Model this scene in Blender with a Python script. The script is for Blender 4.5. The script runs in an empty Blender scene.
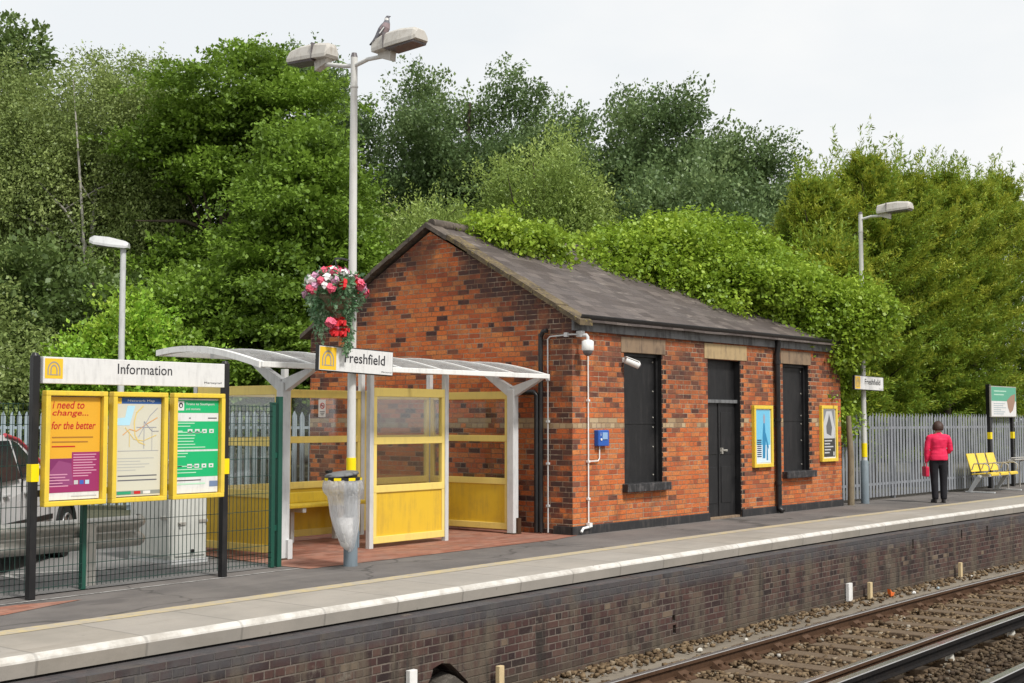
import bpy, bmesh, math, random
import numpy as np
from mathutils import Vector, Matrix, noise as mnoise
R = math.radians
random.seed(7)
scene = bpy.context.scene
col = scene.collection

# ------------------------------------------------------------------ node helper
class NT:
    def __init__(s, name):
        s.m = bpy.data.materials.new(name); s.m.use_nodes = True
        s.t = s.m.node_tree; s.n = s.t.nodes; s.l = s.t.links
        s.n.clear(); s.out = s.n.new('ShaderNodeOutputMaterial')
    def node(s, ty, **kw):
        x = s.n.new(ty)
        for k, v in kw.items(): setattr(x, k, v)
        return x
    def put(s, sock, v):
        if v is None: return
        if isinstance(v, bpy.types.NodeSocket): s.l.new(v, sock)
        else:
            if isinstance(v, (tuple, list)) and sock.type == 'RGBA' and len(v) == 3: v = (*v, 1)
            sock.default_value = v
    def math(s, op, a, b=0.0, c=None, clamp=False):
        x = s.node('ShaderNodeMath', operation=op, use_clamp=clamp)
        s.put(x.inputs[0], a); s.put(x.inputs[1], b)
        if c is not None: s.put(x.inputs[2], c)
        return x.outputs[0]
    def mix(s, f, a, b, mode='MIX'):
        x = s.node('ShaderNodeMix', data_type='RGBA', blend_type=mode, clamp_factor=True)
        s.put(x.inputs[0], f); s.put(x.inputs[6], a); s.put(x.inputs[7], b)
        return x.outputs[2]
    def coord(s, which='UV'):
        return s.node('ShaderNodeTexCoord').outputs[which]
    def noise(s, vec, scale, detail=4, rough=.55, outp='Fac', dist=0.0):
        x = s.node('ShaderNodeTexNoise'); s.put(x.inputs['Vector'], vec)
        x.inputs['Scale'].default_value = scale; x.inputs['Detail'].default_value = detail
        x.inputs['Roughness'].default_value = rough; x.inputs['Distortion'].default_value = dist
        return x.outputs[outp]
    def voronoi(s, vec, scale, feature='F1', outp='Distance'):
        x = s.node('ShaderNodeTexVoronoi', feature=feature); s.put(x.inputs['Vector'], vec)
        x.inputs['Scale'].default_value = scale
        return x.outputs[outp]
    def rng(s, v, a, b, c=0.0, d=1.0, smooth=True):
        x = s.node('ShaderNodeMapRange', interpolation_type='SMOOTHSTEP' if smooth else 'LINEAR')
        s.put(x.inputs[0], v)
        for i, q in enumerate((a, b, c, d)): s.put(x.inputs[i+1], q)
        return x.outputs[0]
    def ramp(s, f, stops, const=False):
        x = s.node('ShaderNodeValToRGB'); cr = x.color_ramp
        if const: cr.interpolation = 'CONSTANT'
        while len(cr.elements) < len(stops): cr.elements.new(.5)
        for e, (p, c) in zip(cr.elements, stops):
            e.position = p; e.color = (*c, 1) if len(c) == 3 else c
        s.put(x.inputs[0], f); return x.outputs[0]
    def map(s, vec, scale=(1,1,1), loc=(0,0,0), rot=(0,0,0)):
        x = s.node('ShaderNodeMapping'); s.put(x.inputs[0], vec)
        x.inputs[1].default_value = loc; x.inputs[2].default_value = rot; x.inputs[3].default_value = scale
        return x.outputs[0]
    def sep(s, vec):
        x = s.node('ShaderNodeSeparateXYZ'); s.put(x.inputs[0], vec); return x.outputs
    def comb(s, a, b, c=0.0):
        x = s.node('ShaderNodeCombineXYZ')
        s.put(x.inputs[0], a); s.put(x.inputs[1], b); s.put(x.inputs[2], c); return x.outputs[0]
    def white(s, vec):
        x = s.node('ShaderNodeTexWhiteNoise', noise_dimensions='2D'); s.put(x.inputs['Vector'], vec); return x.outputs
    def bump(s, h, strength=.5, dist=.02):
        x = s.node('ShaderNodeBump'); x.inputs['Strength'].default_value = strength
        x.inputs['Distance'].default_value = dist; s.put(x.inputs['Height'], h); return x.outputs[0]
    def principled(s, colr, rough=.7, metal=0.0, normal=None, spec=None, alpha=None):
        p = s.node('ShaderNodeBsdfPrincipled')
        s.put(p.inputs['Base Color'], colr); s.put(p.inputs['Roughness'], rough); s.put(p.inputs['Metallic'], metal)
        if normal is not None: s.put(p.inputs['Normal'], normal)
        if spec is not None: s.put(p.inputs['Specular IOR Level'], spec)
        if alpha is not None: s.put(p.inputs['Alpha'], alpha)
        return p.outputs[0]
    def end(s, sh):
        s.l.new(sh, s.out.inputs[0]); return s.m

def paint(name, c, rough=.45, dirt=.25, metal=0.0, dirtcol=None, scale=6.0, bump=.05, spec=.4):
    t = NT(name); o = t.coord('Object')
    n1 = t.noise(o, scale, 5, .65); n2 = t.noise(t.map(o, (9, 9, 1.2)), scale*.5, 3, .6)
    f = t.math('MULTIPLY', t.rng(t.math('MULTIPLY', n1, n2), .2, .42), dirt)
    dc = dirtcol or tuple(x*.45+.012 for x in c)
    cc = t.mix(f, c, dc)
    r = t.rng(n1, .3, .7, rough*.85, min(1, rough*1.2))
    return t.end(t.principled(cc, r, metal, t.bump(n1, bump, .01), spec))

M = {}
M['white'] = paint('white_paint', (.78, .78, .76), .4, .3)
M['signwhite'] = paint('sign_white', (.70, .70, .69), .35, .3)
M['black'] = paint('black_paint', (.012, .012, .013), .4, .3, dirtcol=(.05, .045, .04))
M['blackboard'] = paint('black_boarding', (.009, .009, .010), .55, .5, dirtcol=(.032, .030, .030), scale=3, bump=.2)
M['yellow'] = paint('yellow_paint', (.76, .55, .05), .42, .4, dirtcol=(.45, .32, .08))
M['paleyellow'] = paint('faded_yellow_frame', (.80, .62, .17), .45, .25, dirtcol=(.5, .38, .15))
M['panelyellow'] = paint('yellow_panel', (.70, .455, .03), .5, .5, dirtcol=(.46, .29, .045), scale=3)
M['brightyellow'] = paint('yellow_band', (.88, .68, .0), .4, .1)
M['lightgrey'] = paint('light_grey_paint', (.56, .57, .57), .45, .3)
M['shelterwhite'] = paint('pale_grey_steel', (.62, .63, .63), .4, .3)
M['bluegrey'] = paint('blue_grey_paint', (.17, .21, .24), .5, .35)
M['galv'] = paint('galvanised_steel', (.42, .40, .36), .5, .55, .15, dirtcol=(.24, .225, .20), scale=4)
M['galvfence'] = paint('weathered_galvanised', (.265, .28, .305), .6, .65, .1, dirtcol=(.13, .145, .16), scale=2.5)
M['palebluefence'] = paint('pale_blue_galvanised', (.36, .43, .47), .6, .4, .1, scale=3)
M['barrier'] = paint('barrier_steel', (.50, .48, .44), .38, .5, .55, dirtcol=(.26, .24, .21), scale=4)
M['greenmetal'] = paint('dark_green_coating', (.010, .075, .05), .5, .3)
M['meshgreen'] = paint('green_wire', (.012, .045, .035), .5, .2)
M['silver'] = paint('silver_car_paint', (.58, .58, .58), .3, .1, .0)
M['rubber'] = paint('tyre_rubber', (.014, .014, .014), .8, .3)
M['alloy'] = paint('alloy', (.5, .5, .5), .3, .2, .8)
M['carglass'] = paint('car_glass', (.02, .025, .028), .08, .05)
M['redtrim'] = paint('red_lamp', (.45, .06, .08), .25, .1)
M['cabinet'] = paint('cabinet_grey', (.60, .61, .57), .5, .3)
M['leadgrey'] = paint('fascia_grey', (.16, .165, .17), .6, .75, dirtcol=(.03, .03, .03), scale=3)
M['lampgrey'] = paint('lamp_housing', (.50, .48, .44), .55, .5, dirtcol=(.26, .22, .17), scale=7)
M['polegrey'] = paint('pole_grey', (.60, .60, .58), .5, .35, dirtcol=(.38, .36, .32))
M['lens'] = paint('lamp_lens', (.13, .115, .12), .3, .4)
M['blue'] = paint('blue_plastic', (.02, .10, .42), .4, .15)
M['stonesill'] = paint('black_painted_sill', (.02, .02, .022), .5, .6, dirtcol=(.16, .15, .15), scale=9, bump=.3)
M['lintel'] = paint('sandstone_lintel', (.42, .31, .17), .85, .6, dirtcol=(.20, .15, .10), scale=4, bump=.4, spec=.2)
M['lintelgrey'] = paint('sooty_sandstone_lintel', (.25, .18, .12), .9, .7, dirtcol=(.09, .07, .06), scale=4, bump=.4, spec=.2)
M['wood'] = paint('weathered_timber', (.22, .18, .12), .85, .6, scale=8, bump=.3)
M['timberpale'] = paint('pale_timber', (.60, .47, .27), .8, .4)
M['rubble'] = paint('dusty_rubble', (.07, .06, .05), .9, .7, dirtcol=(.20, .18, .15), scale=14, bump=.6)
M['orange'] = paint('orange_plastic', (.75, .16, .03), .5, .2)
M['shoe'] = paint('shoe_leather', (.02, .018, .018), .4, .1)
M['trouser'] = paint('black_trouser_cloth', (.010, .010, .014), .85, .3, dirtcol=(.02, .02, .026), bump=.3)
M['jacket'] = paint('red_jacket_cloth', (.74, .018, .085), .75, .3, dirtcol=(.52, .010, .06), scale=9, bump=.5)
M['bagred'] = paint('red_bag', (.60, .012, .06), .45, .15)
M['skin'] = paint('skin', (.52, .30, .22), .55, .1)
M['hair'] = paint('brown_hair', (.045, .022, .016), .55, .5, dirtcol=(.09, .045, .03), scale=40, bump=.6)
M['plume'] = paint('pigeon_feathers', (.15, .15, .17), .75, .4, scale=30)
M['plumedark'] = paint('pigeon_dark', (.045, .045, .05), .75, .3, scale=30)
M['plumepink'] = paint('pigeon_breast', (.26, .20, .21), .75, .3, scale=30)
M['txt'] = paint('sign_lettering', (.03, .03, .035), .5, 0)
M['steel'] = paint('rail_head_steel', (.50, .48, .46), .25, .35, .85, dirtcol=(.2, .14, .1))
M['rust'] = paint('rusty_rail', (.078, .042, .023), .85, .6, dirtcol=(.04, .022, .015), scale=12, bump=.3, spec=.2)
M['thirdblack'] = paint('conductor_rail_side', (.010, .009, .009), .8, .5, dirtcol=(.028, .022, .018), spec=.15)
M['sleeper'] = paint('old_timber_sleeper', (.13, .094, .062), .9, .7, dirtcol=(.07, .05, .034), scale=9, bump=.5, spec=.2)
M['insul'] = paint('pale_insulator', (.55, .53, .47), .5, .3)
def flat(name, c, rough=.5):
    if name not in M:
        t = NT(name); M[name] = t.end(t.principled(c, rough, 0, None, .3))
    return M[name]

def glass(name, tint, refl=.5):
    t = NT(name)
    tr = t.node('ShaderNodeBsdfTransparent'); t.put(tr.inputs[0], tint)
    gl = t.node('ShaderNodeBsdfGlossy'); gl.inputs['Roughness'].default_value = .06
    fr = t.node('ShaderNodeFresnel'); fr.inputs[0].default_value = 1.45
    mx = t.node('ShaderNodeMixShader'); t.put(mx.inputs[0], t.math('MULTIPLY', fr.outputs[0], refl))
    t.l.new(tr.outputs[0], mx.inputs[1]); t.l.new(gl.outputs[0], mx.inputs[2])
    return t.end(mx.outputs[0])
M['glass'] = glass('shelter_glass', (.93, .94, .93), .32)
def sheet(name, c, tr):
    t = NT(name); a = t.node('ShaderNodeBsdfTransparent'); b = t.node('ShaderNodeBsdfTranslucent'); d = t.node('ShaderNodeBsdfDiffuse')
    n = t.noise(t.coord('Object'), 4, 4); cc = t.mix(t.rng(n, .3, .7), c, tuple(x*.75 for x in c))
    t.put(b.inputs[0], cc); t.put(d.inputs[0], cc); t.put(a.inputs[0], (.9, .9, .9))
    m1 = t.node('ShaderNodeMixShader'); m1.inputs[0].default_value = .5
    t.l.new(b.outputs[0], m1.inputs[1]); t.l.new(d.outputs[0], m1.inputs[2])
    m2 = t.node('ShaderNodeMixShader'); m2.inputs[0].default_value = tr
    t.l.new(m1.outputs[0], m2.inputs[1]); t.l.new(a.outputs[0], m2.inputs[2])
    return t.end(m2.outputs[0])
M['roofsheet'] = sheet('polycarbonate_sheet', (.55, .55, .55), .62)
def film():
    t = NT('clear_bag_film'); n = t.noise(t.map(t.coord('Object'), (26, 26, 3.5)), 1.0, 4, .6, dist=.6); nb = t.bump(n, .9, .05)
    a = t.node('ShaderNodeBsdfTransparent'); a.inputs[0].default_value = (.97, .97, .98, 1); b = t.node('ShaderNodeBsdfTranslucent'); d = t.node('ShaderNodeBsdfDiffuse'); g = t.node('ShaderNodeBsdfGlossy'); g.inputs['Roughness'].default_value = .22
    for q in (b, d): q.inputs[0].default_value = (.92, .93, .95, 1)
    for q in (b, d, g): t.l.new(nb, q.inputs['Normal'])
    def mx(f, p, q):
        m = t.node('ShaderNodeMixShader'); t.put(m.inputs[0], f); t.l.new(p, m.inputs[1]); t.l.new(q, m.inputs[2]); return m.outputs[0]
    body = mx(.16, mx(.45, b.outputs[0], d.outputs[0]), g.outputs[0])
    return t.end(mx(t.rng(n, .3, .7, .55, .34), body, a.outputs[0]))
M['bagfilm'] = film()

# bricks laid in UV metres; returns nodes for reuse
def bricks(t, w=.225, h=.075, header_every=2, joint=.009, wob=.006):
    uv = t.coord('UV'); nz = t.noise(uv, 22, 4, .65)
    u, v, _ = t.sep(uv)
    row = t.math('FLOOR', t.math('DIVIDE', v, h))
    if header_every:
        par = t.math('LESS_THAN', t.math('MODULO', t.math('ADD', row, 600.0), float(header_every)), .5)
        ww = t.math('SUBTRACT', w, t.math('MULTIPLY', par, w*.5))
        sh = t.math('ADD', t.math('MULTIPLY', par, w*.25), t.math('MULTIPLY', t.math('MODULO', t.math('ADD', row, 600.0), 3.0), w*.5))
    else:
        ww = w; sh = t.math('MULTIPLY', t.math('MODULO', t.math('ADD', row, 600.0), 2.0), w*.5)
    x = t.math('DIVIDE', t.math('ADD', t.math('ADD', u, sh), 50.0), ww)
    c = t.math('FLOOR', x); fx = t.math('MULTIPLY', t.math('FRACT', x), ww)
    fy = t.math('SUBTRACT', v, t.math('MULTIPLY', row, h))
    dx = t.math('MINIMUM', fx, t.math('SUBTRACT', ww, fx)); dy = t.math('MINIMUM', fy, t.math('SUBTRACT', h, fy))
    d = t.math('ADD', t.math('MINIMUM', dx, dy), t.math('MULTIPLY', t.math('SUBTRACT', nz, .5), wob*2))
    mask = t.rng(d, joint*.35, joint*.75)
    wn = t.white(t.comb(c, row))
    r1 = wn[0]; r2, r3, _ = t.sep(wn[1])
    cell = t.comb(t.math('SUBTRACT', t.math('SUBTRACT', t.math('MULTIPLY', t.math('ADD', c, .5), ww), sh), 50.0), t.math('MULTIPLY', t.math('ADD', row, .5), h))
    return dict(cell=cell, uv=uv, u=u, v=v, row=row, mask=mask, r1=r1, r2=r2, r3=r3, nz=nz, d=d)

def building_brick(name, gable):
    t = NT(name); b = bricks(t, header_every=4); u, v = b['u'], b['v']; cu_, cv_, _z = t.sep(b['cell']); cblot = t.noise(b['cell'], 1.3, 4, .6)
    base = t.ramp(b['r1'], [(0, (.36, .085, .034)), (.22, (.54, .135, .042)), (.5, (.66, .175, .046)), (.75, (.56, .185, .062)), (1, (.70, .25, .075))])
    fine = t.noise(b['uv'], 30, 5, .7); blot = t.noise(b['uv'], 1.3, 4, .6); blot2 = t.noise(t.map(b['uv'], (1, 1, 1), (7.3, 2.1, 0)), 3.5, 5, .65)
    base = t.mix(t.rng(fine, .42, .72, 0, .7), base, (.22, .065, .036))
    base = t.mix(t.rng(blot2, .58, .72, 0, .6), base, (.50, .20, .08))
    dark = t.ramp(b['r2'], [(0, (.048, .029, .029)), (.5, (.10, .046, .038)), (1, (.20, .08, .05))] if gable else [(0, (.07, .036, .032)), (.5, (.13, .055, .042)), (1, (.22, .085, .052))])
    if gable:
        verge = t.math('SUBTRACT', 4.55, t.math('MULTIPLY', t.math('ABSOLUTE', t.math('SUBTRACT', cu_, 2.8)), .535))
        dv = t.math('SUBTRACT', verge, cv_)
        p = t.math('MULTIPLY', t.rng(dv, .75, .1, 0, .85), t.rng(t.math('ABSOLUTE', t.math('SUBTRACT', cu_, 2.8)), .35, .8))
        p = t.math('ADD', p, t.rng(cblot, .47, .68, .02, .20))
        p = t.math('ADD', p, t.rng(cu_, .85, .05, 0, .40))
        p = t.math('ADD', p, t.rng(cv_, 2.25, 1.6, 0, .25))
        p = t.math('ADD', p, t.rng(cu_, 4.5, 5.6, 0, .35))
    else:
        p = t.rng(cblot, .42, .66, .01, .15)
        p = t.math('ADD', p, t.rng(t.math('ADD', cv_, t.math('MULTIPLY', cblot, .8)), 1.7, 2.5, 0, .30))
        p = t.math('ADD', p, t.rng(cu_, .35, 0, 0, .2))
    isd = t.math('LESS_THAN', b['r3'], p)
    cc = t.mix(t.math('MULTIPLY', isd, t.rng(blot2, .25, .6, .7, 1)), base, dark)
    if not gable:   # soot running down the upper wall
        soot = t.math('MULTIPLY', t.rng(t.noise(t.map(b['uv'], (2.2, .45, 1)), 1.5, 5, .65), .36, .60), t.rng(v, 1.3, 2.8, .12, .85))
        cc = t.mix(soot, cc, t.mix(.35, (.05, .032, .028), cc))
        wash = t.noise(t.map(b['uv'], (1.0, 3.0, 1), (2, 5, 0)), 1.6, 6, .7); cc = t.mix(t.rng(wash, .42, .66, 0, .6), cc, t.mix(.3, (.30, .115, .065), cc))
    mot = t.noise(b['uv'], 55, 4, .75); cc = t.mix(t.rng(mot, .50, .72, 0, .55), cc, t.mix(.25, (.10, .045, .034), cc)); pal = t.noise(t.map(b['uv'], (1, 1, 1), (11, 4, 0)), 19, 4, .7); cc = t.mix(t.rng(pal, .58, .74, 0, .5), cc, (.52, .27, .15))
    sm = t.noise(t.map(b['uv'], (1, .6, 1), (5, 9, 0)), 2.1, 6, .72); cc = t.mix(t.rng(sm, .52, .70, 0, 0.45 if gable else .7), cc, t.mix(.35, (.055, .034, .03), cc))
    if gable:
        edge_ = t.math('MULTIPLY', t.rng(t.math('SUBTRACT', t.math('SUBTRACT', 4.55, t.math('MULTIPLY', t.math('ABSOLUTE', t.math('SUBTRACT', u, 2.8)), .535)), v), 1.1, .05), t.rng(t.math('ADD', t.math('MULTIPLY', blot, .6), t.math('MULTIPLY', blot2, .4)), .40, .56)); cc = t.mix(t.math('MULTIPLY', edge_, .82), cc, (.06, .038, .034))
        low_ = t.math('MULTIPLY', t.rng(u, 1.3, 0), t.rng(blot2, .33, .58)); cc = t.mix(t.math('MULTIPLY', low_, .75), cc, (.075, .042, .035))
    # two buff string courses
    band = t.math('MULTIPLY', t.math('GREATER_THAN', b['row'], 19.5 if gable else 19.5), t.math('LESS_THAN', b['row'], 21.5))
    buff = t.ramp(b['r1'], [(0, (.22, .14, .085)), (.4, (.40, .29, .17)), (1, (.52, .41, .26))])
    band = t.math('MULTIPLY', band, t.math('LESS_THAN', b['r2'], .72))
    cc = t.mix(band, cc, buff)
    if not gable:   # blackened paint splashed on the bricks by the openings
        for (ua, ub, va, vb) in ((1.24, 2.26, .62, 2.64), (3.6, 4.62, 0, 2.62), (6.08, 7.05, .68, 2.62)):
            stag = t.math('MULTIPLY', t.math('MODULO', t.math('ADD', b['row'], 600.0), 2.0), .10)
            inu = t.math('MULTIPLY', t.math('GREATER_THAN', u, ub - .05), t.math('LESS_THAN', u, t.math('ADD', ub + .03, stag)))
            inv = t.math('MULTIPLY', t.math('GREATER_THAN', v, va - .03), t.math('LESS_THAN', v, vb))
            cc = t.mix(t.math('MULTIPLY', t.math('MULTIPLY', inu, inv), t.rng(blot2, .3, .5, .6, .95)), cc, (.022, .02, .02))
    mort = t.mix(t.rng(blot2, .35, .65), (.36, .21, .125), (.44, .37, .28))
    mort = t.mix(t.rng(blot, .4, .6, 0, .7), mort, (.16, .085, .05))
    cc = t.mix(b['mask'], mort, cc)
    grime = t.noise(b['uv'], .7, 5, .6)
    cc = t.mix(t.rng(grime, .5, .75, 0, .45), cc, t.mix(.5, cc, (.09, .06, .05)))
    hgt = t.math('ADD', t.math('MULTIPLY', b['mask'], .9), t.math('ADD', t.math('MULTIPLY', fine, .35), t.math('MULTIPLY', b['r2'], .3)))
    return t.end(t.principled(cc, .88, 0, t.bump(hgt, .9, .012), .2))
M['gable'] = building_brick('gable_brick', True)
M['front'] = building_brick('front_brick', False)

def wall_brick():
    t = NT('platform_wall_brick'); b = bricks(t, header_every=2, joint=.012); u, v = b['u'], b['v']
    cc = t.ramp(b['r1'], [(0, (.024, .016, .016)), (.35, (.050, .027, .026)), (.7, (.072, .036, .031)), (.94, (.10, .06, .048)), (1, (.17, .13, .09))])
    n1 = t.noise(b['uv'], 1.1, 5, .65); n2 = t.noise(b['uv'], 22, 4, .7); n3 = t.noise(t.map(b['uv'], (1.6, .5, 1), (4, 9, 0)), 1.8, 5, .65)
    cc = t.mix(b['mask'], t.mix(t.rng(n1, .35, .65), (.17, .14, .118), (.075, .062, .054)), cc)
    cc = t.mix(t.rng(n3, .46, .64, 0, .8), cc, (.115, .094, .07)); n4 = t.noise(t.map(b['uv'], (2.4, .35, 1), (9, 3, 0)), 1.4, 5, .7); cc = t.mix(t.rng(n4, .50, .66, 0, .8), cc, (.026, .023, .021)); n5 = t.noise(t.map(b['uv'], (1, 1, 1), (3, 8, 0)), 2.6, 6, .7); cc = t.mix(t.rng(n5, .60, .70, 0, .55), cc, (.21, .185, .15))
    cc = t.mix(t.rng(n2, .5, .8, 0, .4), cc, (.12, .10, .085))
    top = t.math('MULTIPLY', t.rng(v, -.42, -.24), t.rng(n1, .3, .55))
    cc = t.mix(t.math('MULTIPLY', top, .75), cc, (.075, .075, .080))
    low = t.rng(t.math('ADD', v, t.math('MULTIPLY', n1, .6)), -.45, -.85)
    cc = t.mix(t.math('MULTIPLY', low, .65), cc, (.095, .078, .055))
    h = t.math('ADD', b['mask'], t.math('MULTIPLY', n2, .6))
    return t.end(t.principled(cc, .85, 0, t.bump(h, .8, .01), .25))
M['platwall'] = wall_brick()

def paving():
    t = NT('red_block_paving'); b = bricks(t, .2, .1, 0, .006, .002)
    cc = t.ramp(b['r1'], [(0, (.22, .085, .055)), (.5, (.29, .12, .08)), (1, (.34, .16, .11))])
    n = t.noise(b['uv'], 2.2, 5, .65)
    cc = t.mix(b['mask'], (.13, .075, .055), cc); cc = t.mix(t.rng(n, .4, .7, 0, .5), cc, (.24, .17, .14))
    return t.end(t.principled(cc, .85, 0, t.bump(b['mask'], .4, .006), .25))
M['paving'] = paving()

def tarmac(name, a, bcol, patch=None):
    t = NT(name); o = t.coord('Object')
    f = t.noise(o, 160, 2, .6); g = t.noise(o, .8, 6, .65); s = t.noise(t.map(o, (.12, 1.3, 1)), 2.0, 4, .6); w = t.noise(o, 9, 5, .7)
    c = t.mix(t.rng(g, .32, .68), a, bcol)
    c = t.mix(t.rng(s, .55, .75, 0, .4), c, tuple(x*1.35 for x in a))
    c = t.mix(t.rng(w, .58, .75, 0, .4), c, tuple(x*.55 for x in a))
    c = t.mix(t.rng(f, .35, .75, 0, .5), tuple(x*.55 for x in a), c) if False else t.mix(t.rng(f, .55, .8, 0, .55), c, tuple(x*1.9 for x in a))
    if patch: c = t.mix(t.rng(t.noise(t.map(o, (.5, 1.4, 1), (3, 1, 0)), .9, 3), .62, .66, 0, .6), c, patch)
    return t.end(t.principled(c, .9, 0, t.bump(t.math('ADD', f, t.math('MULTIPLY', w, .5)), .35, .006), .25))
_old = tarmac
def tarmac_worn(name, a, bcol, patch):
    m = _old(name, a, bcol, patch); nt_ = m.node_tree; p = [n for n in nt_.nodes if n.type == 'BSDF_PRINCIPLED'][0]; src = p.inputs['Base Color'].links[0].from_socket
    tc_ = nt_.nodes.new('ShaderNodeTexCoord'); n1 = nt_.nodes.new('ShaderNodeTexNoise'); n1.inputs['Scale'].default_value = 2.5; nt_.links.new(tc_.outputs['Object'], n1.inputs['Vector'])
    ad = nt_.nodes.new('ShaderNodeVectorMath'); ad.operation = 'MULTIPLY_ADD'; ad.inputs[1].default_value = (.5, .5, 0); nt_.links.new(n1.outputs['Color'], ad.inputs[0]); nt_.links.new(tc_.outputs['Object'], ad.inputs[2])
    vo = nt_.nodes.new('ShaderNodeTexVoronoi'); vo.feature = 'DISTANCE_TO_EDGE'; vo.inputs['Scale'].default_value = .42; nt_.links.new(ad.outputs[0], vo.inputs['Vector'])
    mr = nt_.nodes.new('ShaderNodeMapRange'); mr.inputs[1].default_value = .002; mr.inputs[2].default_value = .012; mr.inputs[3].default_value = .6; mr.inputs[4].default_value = 0; nt_.links.new(vo.outputs['Distance'], mr.inputs[0])
    mx_ = nt_.nodes.new('ShaderNodeMix'); mx_.data_type = 'RGBA'; mx_.inputs[7].default_value = (.045, .042, .04, 1); nt_.links.new(mr.outputs[0], mx_.inputs[0]); nt_.links.new(src, mx_.inputs[6]); nt_.links.new(mx_.outputs[2], p.inputs['Base Color']); return m
M['tarmac'] = tarmac_worn('platform_tarmac', (.165, .15, .140), (.105, .096, .092), (.085, .078, .076))
M['carpark'] = tarmac('car_park_tarmac', (.19, .185, .18), (.145, .142, .14))
M['ground'] = tarmac('rough_ground', (.09, .085, .055), (.055, .06, .035))
M['dirt'] = tarmac('trackside_dirt', (.22, .19, .15), (.14, .118, .09))
M['bed'] = tarmac('track_bed', (.16, .108, .060), (.095, .064, .037))

def coping():
    t = NT('coping_slab'); o = t.coord('Object'); x, y, z = t.sep(o)
    k = t.math('FRACT', t.math('DIVIDE', t.math('ADD', x, 40.0), .92))
    jd = t.math('MULTIPLY', t.math('MINIMUM', k, t.math('SUBTRACT', 1.0, k)), .92)
    joint = t.rng(jd, .004, .016, 1, 0)
    n = t.noise(o, 1.4, 6, .65); f = t.noise(o, 60, 3, .7); st = t.noise(t.map(o, (6, .8, 1)), 1.3, 4, .6)
    gum = t.voronoi(t.map(o, (1, 1, 1)), 5.5); st2 = t.noise(t.map(o, (.5, 2.5, 1), (4, 1, 0)), 1.7, 6, .7)
    slab = t.white(t.comb(t.math('FLOOR', t.math('DIVIDE', t.math('ADD', x, 40.0), .92)), 1.0))[0]
    c = t.mix(t.rng(n, .3, .7), (.325, .292, .25), (.25, .228, .195))
    c = t.mix(t.math('MULTIPLY', slab, .35), c, (.37, .35, .33))
    c = t.mix(t.rng(f, .5, .8, 0, .5), c, (.24, .225, .2)); c = t.mix(t.rng(st, .58, .75, 0, .3), c, (.25, .23, .2))
    c = t.mix(t.rng(gum, .05, .10, .55, 0), c, (.20, .185, .16)); c = t.mix(t.rng(st2, .54, .70, 0, .5), c, (.24, .215, .18))
    c = t.mix(t.math('MULTIPLY', joint, .5), c, (.14, .13, .115))
    return t.end(t.principled(c, .85, 0, t.bump(t.math('SUBTRACT', t.math('MULTIPLY', f, .4), joint), .35, .006), .25))
M['coping'] = coping()
def nose():
    t = NT('white_edge_paint'); o = t.coord('Object'); x, y, z = t.sep(o)
    k = t.math('FRACT', t.math('DIVIDE', t.math('ADD', x, 40.0), .92))
    jd = t.math('MULTIPLY', t.math('MINIMUM', k, t.math('SUBTRACT', 1.0, k)), .92)
    joint = t.rng(jd, .005, .02, 1, 0)
    n = t.noise(o, 4, 6, .7); m = t.noise(t.map(o, (1, 1, 3)), 1.7, 5, .7)
    c = t.mix(t.rng(n, .38, .68, 0, .75), (.58, .56, .52), (.34, .31, .27)); c = t.mix(t.rng(m, .64, .70, 0, .8), c, (.17, .13, .11))
    c = t.mix(t.math('MULTIPLY', joint, .35), c, (.14, .13, .12))
    return t.end(t.principled(c, .7, 0, t.bump(n, .2, .005), .3))
M['nose'] = nose()
def wornyellow():
    t = NT('worn_yellow_line'); o = t.coord('Object'); n = t.noise(o, 7, 6, .75); f = t.noise(o, 1.2, 3)
    c = t.mix(t.rng(t.math('ADD', n, t.math('MULTIPLY', f, .3)), .5, .75), (.46, .37, .20), (.36, .32, .26)); c = t.mix(t.rng(t.noise(t.map(o, (3, 6, 1)), 2.5, 5, .75), .56, .66, 0, .8), c, (.26, .235, .20))
    return t.end(t.principled(c, .85, 0, None, .25))
M['lineyellow'] = wornyellow()
def wornwhite():
    t = NT('worn_white_line'); o = t.coord('Object'); n = t.noise(o, 9, 6, .75)
    return t.end(t.principled(t.mix(t.rng(n, .4, .65), (.5, .49, .47), (.2, .19, .18)), .85, 0, None, .25))
M['linewhite'] = wornwhite()

def slate():
    t = NT('slate_roof'); b = bricks(t, .30, .17, 0, .006, .006)
    c = t.ramp(b['r1'], [(0, (.060, .046, .041)), (.5, (.092, .073, .065)), (1, (.135, .110, .098))])
    n = t.noise(b['uv'], 1.0, 5, .65); st = t.noise(t.map(b['uv'], (.55, 2.6, 1), (0, 0, 0), (0, 0, .45)), 2.4, 5, .7); f = t.noise(b['uv'], 26, 4, .7)
    c = t.mix(t.rng(n, .35, .68, 0, .7), c, (.085, .072, .07)); c = t.mix(t.rng(st, .55, .68, 0, .7), c, (.24, .205, .18))
    c = t.mix(t.rng(f, .55, .8, 0, .4), c, (.22, .19, .165)); c = t.mix(b['mask'], (.045, .038, .036), c)
    lift = t.math('FRACT', t.math('DIVIDE', b['v'], .17))
    h = t.math('ADD', t.math('SUBTRACT', 1.0, lift), t.math('ADD', t.math('MULTIPLY', b['r2'], .5), t.math('MULTIPLY', f, .3)))
    return t.end(t.principled(c, .75, 0, t.bump(h, .8, .02), .35))
M['slate'] = slate()
def verge(name, a, b_, lich):
    t = NT(name); o = t.coord('Object'); n = t.noise(o, 5, 6, .7); m = t.noise(o, 18, 4, .7)
    c = t.mix(t.rng(n, .35, .65), a, b_); c = t.mix(t.rng(m, .52, .66, 0, .8), c, lich)
    return t.end(t.principled(c, .9, 0, t.bump(n, .5, .02), .2))
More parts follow.
